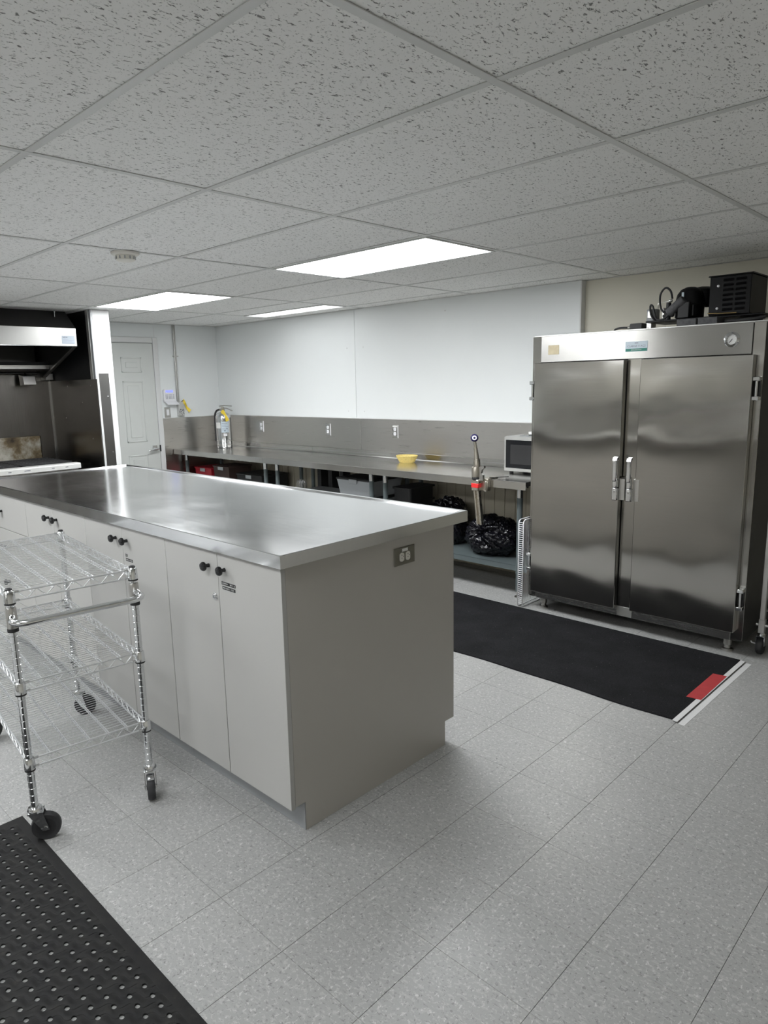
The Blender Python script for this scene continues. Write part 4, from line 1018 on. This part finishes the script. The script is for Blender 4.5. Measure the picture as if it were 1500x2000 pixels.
t = thing('yellow_tag', 'crumpled yellow inspection tag hanging by the conduit box', 'tag', (x+.05, 2.80, 1.30))
m = MB(); n = 8
for i in range(n+1):
    f = i/n; c = Vector((x+.035+.012*math.sin(f*7), 2.752+.085*f, 1.418-.125*f)); wv = .028-.012*math.sin(f*PI)
    m.v += [tuple(c + Vector((.006*math.cos(f*9), .5, .62))*wv), tuple(c - Vector((.006*math.cos(f*9), .5, .62))*wv)]
    m.v += [tuple(Vector(m.v[-2])+Vector((.0015, 0, 0))), tuple(Vector(m.v[-1])+Vector((.0015, 0, 0)))]
for i in range(n):
    a = 4*i; b = a+4; m.f += [(a, b, b+1, a+1), (a+2, a+3, b+3, b+2), (a, a+2, b+2, b), (a+1, b+1, b+3, a+3)]
m.f += [(0, 1, 3, 2), (4*n, 4*n+2, 4*n+3, 4*n+1)]
m.build('tag_card', 'yellow', t)
MB().tube([(x+.045, 2.73, 1.405), (x+.05, 2.745, 1.418), (x+.042, 2.757, 1.415)], .003, 6).build('tie', 'ink', t)

# ================================================================= HOOD AND RANGE
HX, HY1, HY0 = -3.95, 1.192, -1.6
t = thing('range_hood', 'stainless range hood with dark sloping top over the cook line', 'hood', (-4.4, -.2, 1.68))
box('front_band', 'steel_band', (HX-.012, HY0, 1.942), (HX, HY1, 2.094), t, .002)
box('band_lip', 'chrome', (HX-.03, HY0, 1.936), (HX+.002, HY1, 1.943), t, .001)
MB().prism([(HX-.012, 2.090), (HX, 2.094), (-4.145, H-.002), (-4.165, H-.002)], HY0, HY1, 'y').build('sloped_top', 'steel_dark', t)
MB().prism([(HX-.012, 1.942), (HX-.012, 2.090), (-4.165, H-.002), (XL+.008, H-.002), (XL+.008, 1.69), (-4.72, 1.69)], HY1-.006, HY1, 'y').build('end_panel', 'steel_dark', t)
MB().prism([(HX-.04, 1.942), (HX-.012, 1.942), (-4.72, 1.69), (-4.74, 1.70)], HY1-.02, HY1+.006, 'y').build('end_panel_edge', 'zinc', t)
box('back_panel', 'black_enamel', (XL+.008, HY0, 1.83), (XL+.03, HY1-.007, H-.002), t)
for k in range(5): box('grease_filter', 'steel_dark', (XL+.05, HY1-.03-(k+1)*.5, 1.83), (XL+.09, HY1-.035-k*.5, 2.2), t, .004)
box('grease_trough', 'black_enamel', (XL+.03, HY0, 1.80), (-4.60, HY1-.007, 1.83), t, .002)
box('trough_lip', 'zinc', (-4.62, HY0, 1.765), (-4.60, HY1-.008, 1.80), t, .001)
MB().cyl((-4.08, 1.075, 2.14), (-4.08, 1.075, H), .005, n=8).build('hanger_rod', 'chrome', t, 40)
lb = box('inspection_label', 'label_grey', (HX, 1.062, 1.958), (HX+.0012, 1.176, 2.028), t)
text('label_lettering', 'NEW', .018, 'ink', lb, (HX+.0016, 1.092, 2.013), (0, 1, 0), (0, 0, 1))
for k, (a, b) in enumerate(((1.072, 1.118), (1.072, 1.165), (1.072, 1.15), (1.072, 1.165))): box('label_line', 'grey_ink', (HX+.001, a, 1.996-k*.010), (HX+.0016, b, 1.9985-k*.010), lb)
t = thing('suppression_nozzle', 'grey fire suppression box and pipe mounted under the range hood', 'fire system', (-4.80, 1.06, 1.605))
MB().prism([(-4.87, 1.72), (-4.765, 1.70), (-4.745, 1.625), (-4.85, 1.612)], .995, 1.105, 'y').build('box', 'zinc', t)
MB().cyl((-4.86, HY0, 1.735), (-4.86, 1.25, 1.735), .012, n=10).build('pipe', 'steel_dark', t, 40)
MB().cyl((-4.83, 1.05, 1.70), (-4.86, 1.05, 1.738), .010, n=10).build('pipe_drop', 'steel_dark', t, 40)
box('wall_bracket', 'zinc', (XL+.008, 1.22, 1.665), (-4.80, 1.292, 1.725), t, .002)

t = thing('cooking_range', 'stainless gas range with black grates and a grease-stained backguard', 'range', (-4.42, .35, 0))
RX, RY1, RY0 = -4.02, 1.150, -.60
box('body', 'steel', (-4.86, RY0, .10), (RX-.045, RY1-.004, .868), t, .004)
fl = MB().prism([(RX-.05, .868), (RX, .868), (RX, .905), (RX-.006, .914), (RX-.10, .916), (RX-.10, .868)], RY0, RY1, 'y').build('front_ledge', 'enamel_white', t)
for y in (.53, .66, .89, 1.01): box('ledge_slot', 'ink', (RX-.0005, y, .886), (RX+.0008, y+(.05 if y == .66 else .025), .891), fl)
box('cooktop', 'black_enamel', (-4.80, RY0, .868), (RX-.10, RY1, .896), t, .003)
for k in range(3):
    y1 = RY1-.02-k*.46; y0 = y1-.44
    g_ = MB()
    for i in range(9): g_.box((-4.74+i*.072, y0, .905), (-4.728+i*.072, y1, .925), .002)
    for j in range(5): g_.box((-4.74, y0+j*.107, .897), (-4.152, y0+j*.107+.012, .922), .002)
    g_.build('grate', 'black_matt', t)
bg = MB().box((-4.845, RY0, .896), (-4.835, 1.125, 1.128), .001).box((-4.90, RY0, .896), (-4.89, 1.125, 1.128), .001).box((-4.90, 1.117, .896), (-4.835, 1.125, 1.128), .001).build('backguard', 'burnt', t)
box('backguard_inside', 'black_matt', (-4.889, RY0, 1.10), (-4.846, 1.116, 1.118), t)
for y in (RY0+.06, RY1-.06):
    for xx in (-4.80, RX-.12): MB().cyl((xx, y, 0), (xx, y, .10), .025, n=12).build('leg', 'zinc', t, 40)

# ================================================================= UNDER THE COUNTER
SZ = .2396
def bag(name, c, rad, knot, seed, label, rz=0):
    m = MB(); nu, nv = 110, 72; kd = Vector(knot).normalized(); u = kd.orthogonal().normalized(); v = kd.cross(u)
    for j in range(nv+1):
        th = PI*j/nv
        for i in range(nu):
            ph = 2*PI*i/nu
            d = kd*math.cos(th) + (u*math.cos(ph)+v*math.sin(ph))*math.sin(th)
            fold = (1-abs(math.sin(ph*5.5+noise.noise(Vector((math.cos(ph)*2, math.sin(ph)*2, seed+th*.6)))*3)))**2 * .26*math.exp(-th*.75)*min(1, th*3)
            nn = noise.noise(d*2.2+Vector((seed, 0, 0)))*.16 + abs(noise.noise(d*5.5+Vector((0, seed, 0))))*.10 - abs(noise.noise(d*9+Vector((0, 0, seed))))*.11
            rr = 1 + nn - fold - .30*math.exp(-(th/.28)**2)
            if th < .16: rr += .16
            p = Vector((d.x*rad[0], d.y*rad[1], d.z*rad[2]))*rr
            p.z = max(p.z, -rad[2]*.80 + .012*noise.noise(d*6))
            m.v.append(tuple(Vector(c)+p))
    for j in range(nv): m.f += [(j*nu+i, j*nu+(i+1) % nu, (j+1)*nu+(i+1) % nu, (j+1)*nu+i) for i in range(nu)]
    zmin = min(p[2] for p in m.v); m.v = [(p[0], p[1], p[2]-zmin+SZ+.0005) for p in m.v]
    return tag(m.build(name, 'bag', None, 70), label, 'bag', 'black bin bags under the table')
bag('bin_bag', (-.765, 2.915, .40), (.235, .180, .165), (-.1, -.75, .35), 3.3, 'crumpled shiny black bin bag on the undershelf behind the can opener')
bag('bin_bag', (-.405, 3.02, .44), (.085, .095, .23), (.1, -.2, .9), 8.1, 'tall black bin bag tucked behind the table leg by the refrigerator')
bag('bin_bag', (-1.27, 3.00, .44), (.19, .185, .21), (-.3, -.2, .8), 5.7, 'dark black bin bag deep under the table, mostly hidden by the island')
def bin_(x0, x1, y0, y1, z0, h, body, lid, label, name='storage_bin', grp='storage bins on the undershelf'):
    t = thing(name, label, 'bin', ((x0+x1)/2, (y0+y1)/2, z0), 0, grp)
    m = MB(); i = .022
    lo = [(x0+i, y0+i, z0), (x1-i, y0+i, z0), (x1-i, y1-i, z0), (x0+i, y1-i, z0)]; hi = [(x0, y0, z0+h-.02), (x1, y0, z0+h-.02), (x1, y1, z0+h-.02), (x0, y1, z0+h-.02)]
    m.add(lo+hi, [(0, 3, 2, 1), (0, 1, 5, 4), (1, 2, 6, 5), (2, 3, 7, 6), (3, 0, 4, 7), (4, 5, 6, 7)]); m.build('tub', body, t)
    l_ = MB().box((x0-.008, y0-.008, z0+h-.022), (x1+.008, y1+.008, z0+h-.004), .004).box((x0+.02, y0+.02, z0+h-.004), (x1-.02, y1-.02, z0+h), .002).build('lid', lid, t, 40)
    MB().box(((x0+x1)/2-.05, y0-.012, z0+h-.05), ((x0+x1)/2+.05, y0-.004, z0+h-.012), .002).build('latch', 'clear', t, 40)
    return t
bin_(-2.36, -1.93, 2.77, 3.18, SZ+.0005, .165, 'clear', 'black_matt', 'bottom clear storage bin of the stack left of the table legs')
bin_(-2.36, -1.93, 2.77, 3.18, SZ+.1665, .165, 'clear', 'black_matt', 'middle clear storage bin of the stack left of the table legs')
bin_(-2.36, -1.93, 2.77, 3.18, SZ+.3325, .165, 'clear', 'black_matt', 'topmost clear storage bin with black lid, half behind the table leg')
ORD = ('bottom', 'second from bottom', 'second from top', 'topmost')
for k in range(4):
    z0 = SZ+.0005+k*.114
    tag(MB().prism([(q[0]-1.60, q[1]+2.96) for q in rrect(.19, .32, .03)], z0, z0+.100, 'z').prism([(q[0]-1.60, q[1]+2.96) for q in rrect(.215, .345, .03)], z0+.100, z0+.1135, 'z').build('food_tray', 'black_matt'), 'dark lidded tray right of the two table legs, ' + ORD[k] + ' of its stack', 'tray', 'stacked dark trays under the tables')
bin_(-4.80, -4.47, 2.80, 3.10, SZ+.0005, .425, 'red', 'red', 'red plastic bin under the corner table', 'red_bin', 'bins under the corner table')
bin_(-4.42, -4.12, 2.80, 3.10, SZ+.0005, .465, 'dark_brown', 'dark_brown', 'dark brown box beside the red bin under the corner table', 'brown_box', 'bins under the corner table')
bin_(-4.05, -3.60, 2.85, 3.20, SZ+.0005, .40, 'black_matt', 'black_matt', 'black crate under the corner table near the leg pair', 'black_crate', 'bins under the corner table')
t = thing('utensil_jar', 'clear jar of wire whisks under the middle table', 'jar', (-2.97, 2.86, SZ))
MB().lathe([(.055, .0005), (.060, .004), (.060, .30), (.057, .30), (.057, .01), (.0, .008)], (-2.97, 2.86, SZ), n=24, cap=False).build('jar', 'clear', t, 40)
for k in range(5):
    a = 2*PI*k/5; bx_, by_ = -2.97+.03*math.cos(a), 2.86+.03*math.sin(a); w_ = MB()
    w_.cyl((bx_, by_, SZ+.012), (bx_, by_, SZ+.27), .007, n=8)
    for j in range(3):
        aa = PI*j/3; w_.tube([(bx_+math.cos(aa)*.024*math.sin(PI*q/8)*s_, by_+math.sin(aa)*.024*math.sin(PI*q/8)*s_, SZ+.27+.14*(1-math.cos(PI*q/8))/2) for s_ in (1,) for q in range(9)], .0014, 5)
        w_.tube([(bx_-math.cos(aa)*.024*math.sin(PI*q/8), by_-math.sin(aa)*.024*math.sin(PI*q/8), SZ+.27+.14*(1-math.cos(PI*q/8))/2) for q in range(9)], .0014, 5)
    w_.build('whisk', 'chrome', t, 50)
t = thing('upright_rack', 'black rack with upright bars standing under the middle table', 'rack', (-2.75, 3.08, SZ))
box('base', 'black_matt', (-3.03, 3.02, SZ+.0005), (-2.46, 3.19, SZ+.02), t, .002)
for xx in (-2.96, -2.80, -2.64): box('upright_bar', 'black_matt', (xx, 3.06, SZ+.02), (xx+.055, 3.16, .83), t, .003)
for k in range(3):
    z0 = SZ+.0005+k*.112
    tag(MB().prism([(q[0]-2.62, q[1]+2.89) for q in rrect(.44, .22, .03)], z0, z0+.098, 'z').prism([(q[0]-2.62, q[1]+2.89) for q in rrect(.465, .245, .03)], z0+.098, z0+.1115, 'z').build('lidded_pan', 'grey_plastic'), 'grey lidded pan under the middle table, ' + ('bottom', 'middle', 'topmost')[k] + ' of the low stack', 'pan', 'stacked grey pans under the middle table')

# ================================================================= RIGHT OF THE FRIDGE, BETWEEN FRIDGE AND TABLE
t = thing('wire_shelf', 'spare white wire shelf leaning upright between table leg and refrigerator', 'shelf', (-.262, 2.64, 0))
m = MB(); xa, xb, yw = -.2975, -.2615, 2.552
for xq in (xa, xb):
    m.tube([(xq, yw+.42, .62), (xq, yw+.02, .62), (xq, yw+.005, .612), (xq, yw, .595), (xq, yw, .012), (xq, yw+.008, .0045), (xq, yw+.42, .0045)], .0042, 8)
m.build('frame', 'white_plastic', t, 60)
m = MB()
for k in range(40): m.tube([(xa, yw, .025+k*.0148), (xb, yw, .025+k*.0148)], .0028, 6)
m.build('edge_rungs', 'white_plastic', t, 60)
m = MB()
for k in range(24): m.tube([(xb, yw+.02+k*.0165, .0045), (xb, yw+.02+k*.0165, .62)], .0016, 5)
m.build('deck_wires', 'white_plastic', t, 60)
t = thing('pan_rack', 'tall aluminium sheet-pan rack on casters right of the refrigerator', 'rack', (1.50, 2.98, 0))
for xx in (1.200, 1.76):
    for yy in (2.715, 3.25):
        p = box('post', 'alu', (xx-.013, yy-.013, .125), (xx+.013, yy+.013, 1.75), t, .002)
        box('post_sleeve', 'alu', (xx-.016, yy-.016, .125), (xx+.016, yy+.016, .205), p, .002)
        c = MB().box((xx-.022, yy-.024, .104), (xx+.022, yy+.024, .110), .001).box((xx-.022, yy-.020, .05), (xx-.019, yy+.020, .108)).box((xx+.019, yy-.020, .05), (xx+.022, yy+.020, .108)).lathe([(.018, .110), (.022, .116), (.016, .125)], (xx, yy, 0), n=16).build('caster', 'chrome', t, 40)
        MB().lathe([(.030, -.015), (.045, -.016), (.050, -.010), (.050, .010), (.045, .016), (.030, .015)], (xx, yy, .050), (1, 0, 0), 28).build('wheel', 'black_rubber', c, 40)
        MB().tube([(xx-.024, yy-.01, .058), (xx-.040, yy-.02, .062), (xx-.046, yy-.022, .072)], .004, 6).build('brake_tab', 'white_plastic', c, 50)
for xx in (1.200, 1.76):
    for k in range(9): box('slide_rail', 'alu', (xx-.006+(.012 if xx < 1.5 else -.024), 2.73, .25+k*.165), (xx+.018+(.012 if xx < 1.5 else -.024), 3.235, .254+k*.165), t)
for yy in (2.715, 3.25):
    for z in (.17, 1.735): MB().cyl((1.17 if z < .5 else 1.2, yy, z), (1.775, yy, z), .009, n=12).build('cross_bar', 'alu', t, 45)

# ================================================================= BEHIND THE CAMERA: unseen bench added for the steel doors to mirror
t = thing('added_bench', 'unseen plain steel bench added behind the camera for the doors to mirror', 'table', (-.6, YF+.36, 0))
box('top', 'steel_table', (-3.4, YF+.02, .86), (2.4, YF+.72, .90), t, .003)
box('splash', 'steel', (-3.4, YF+.002, .90), (2.4, YF+.02, 1.22), t, .001)
box('cabinet_front', 'laminate_end', (-3.35, YF+.10, .12), (2.35, YF+.66, .86), t)
box('plinth', 'black_matt', (-3.3, YF+.12, 0), (2.3, YF+.60, .12), t)
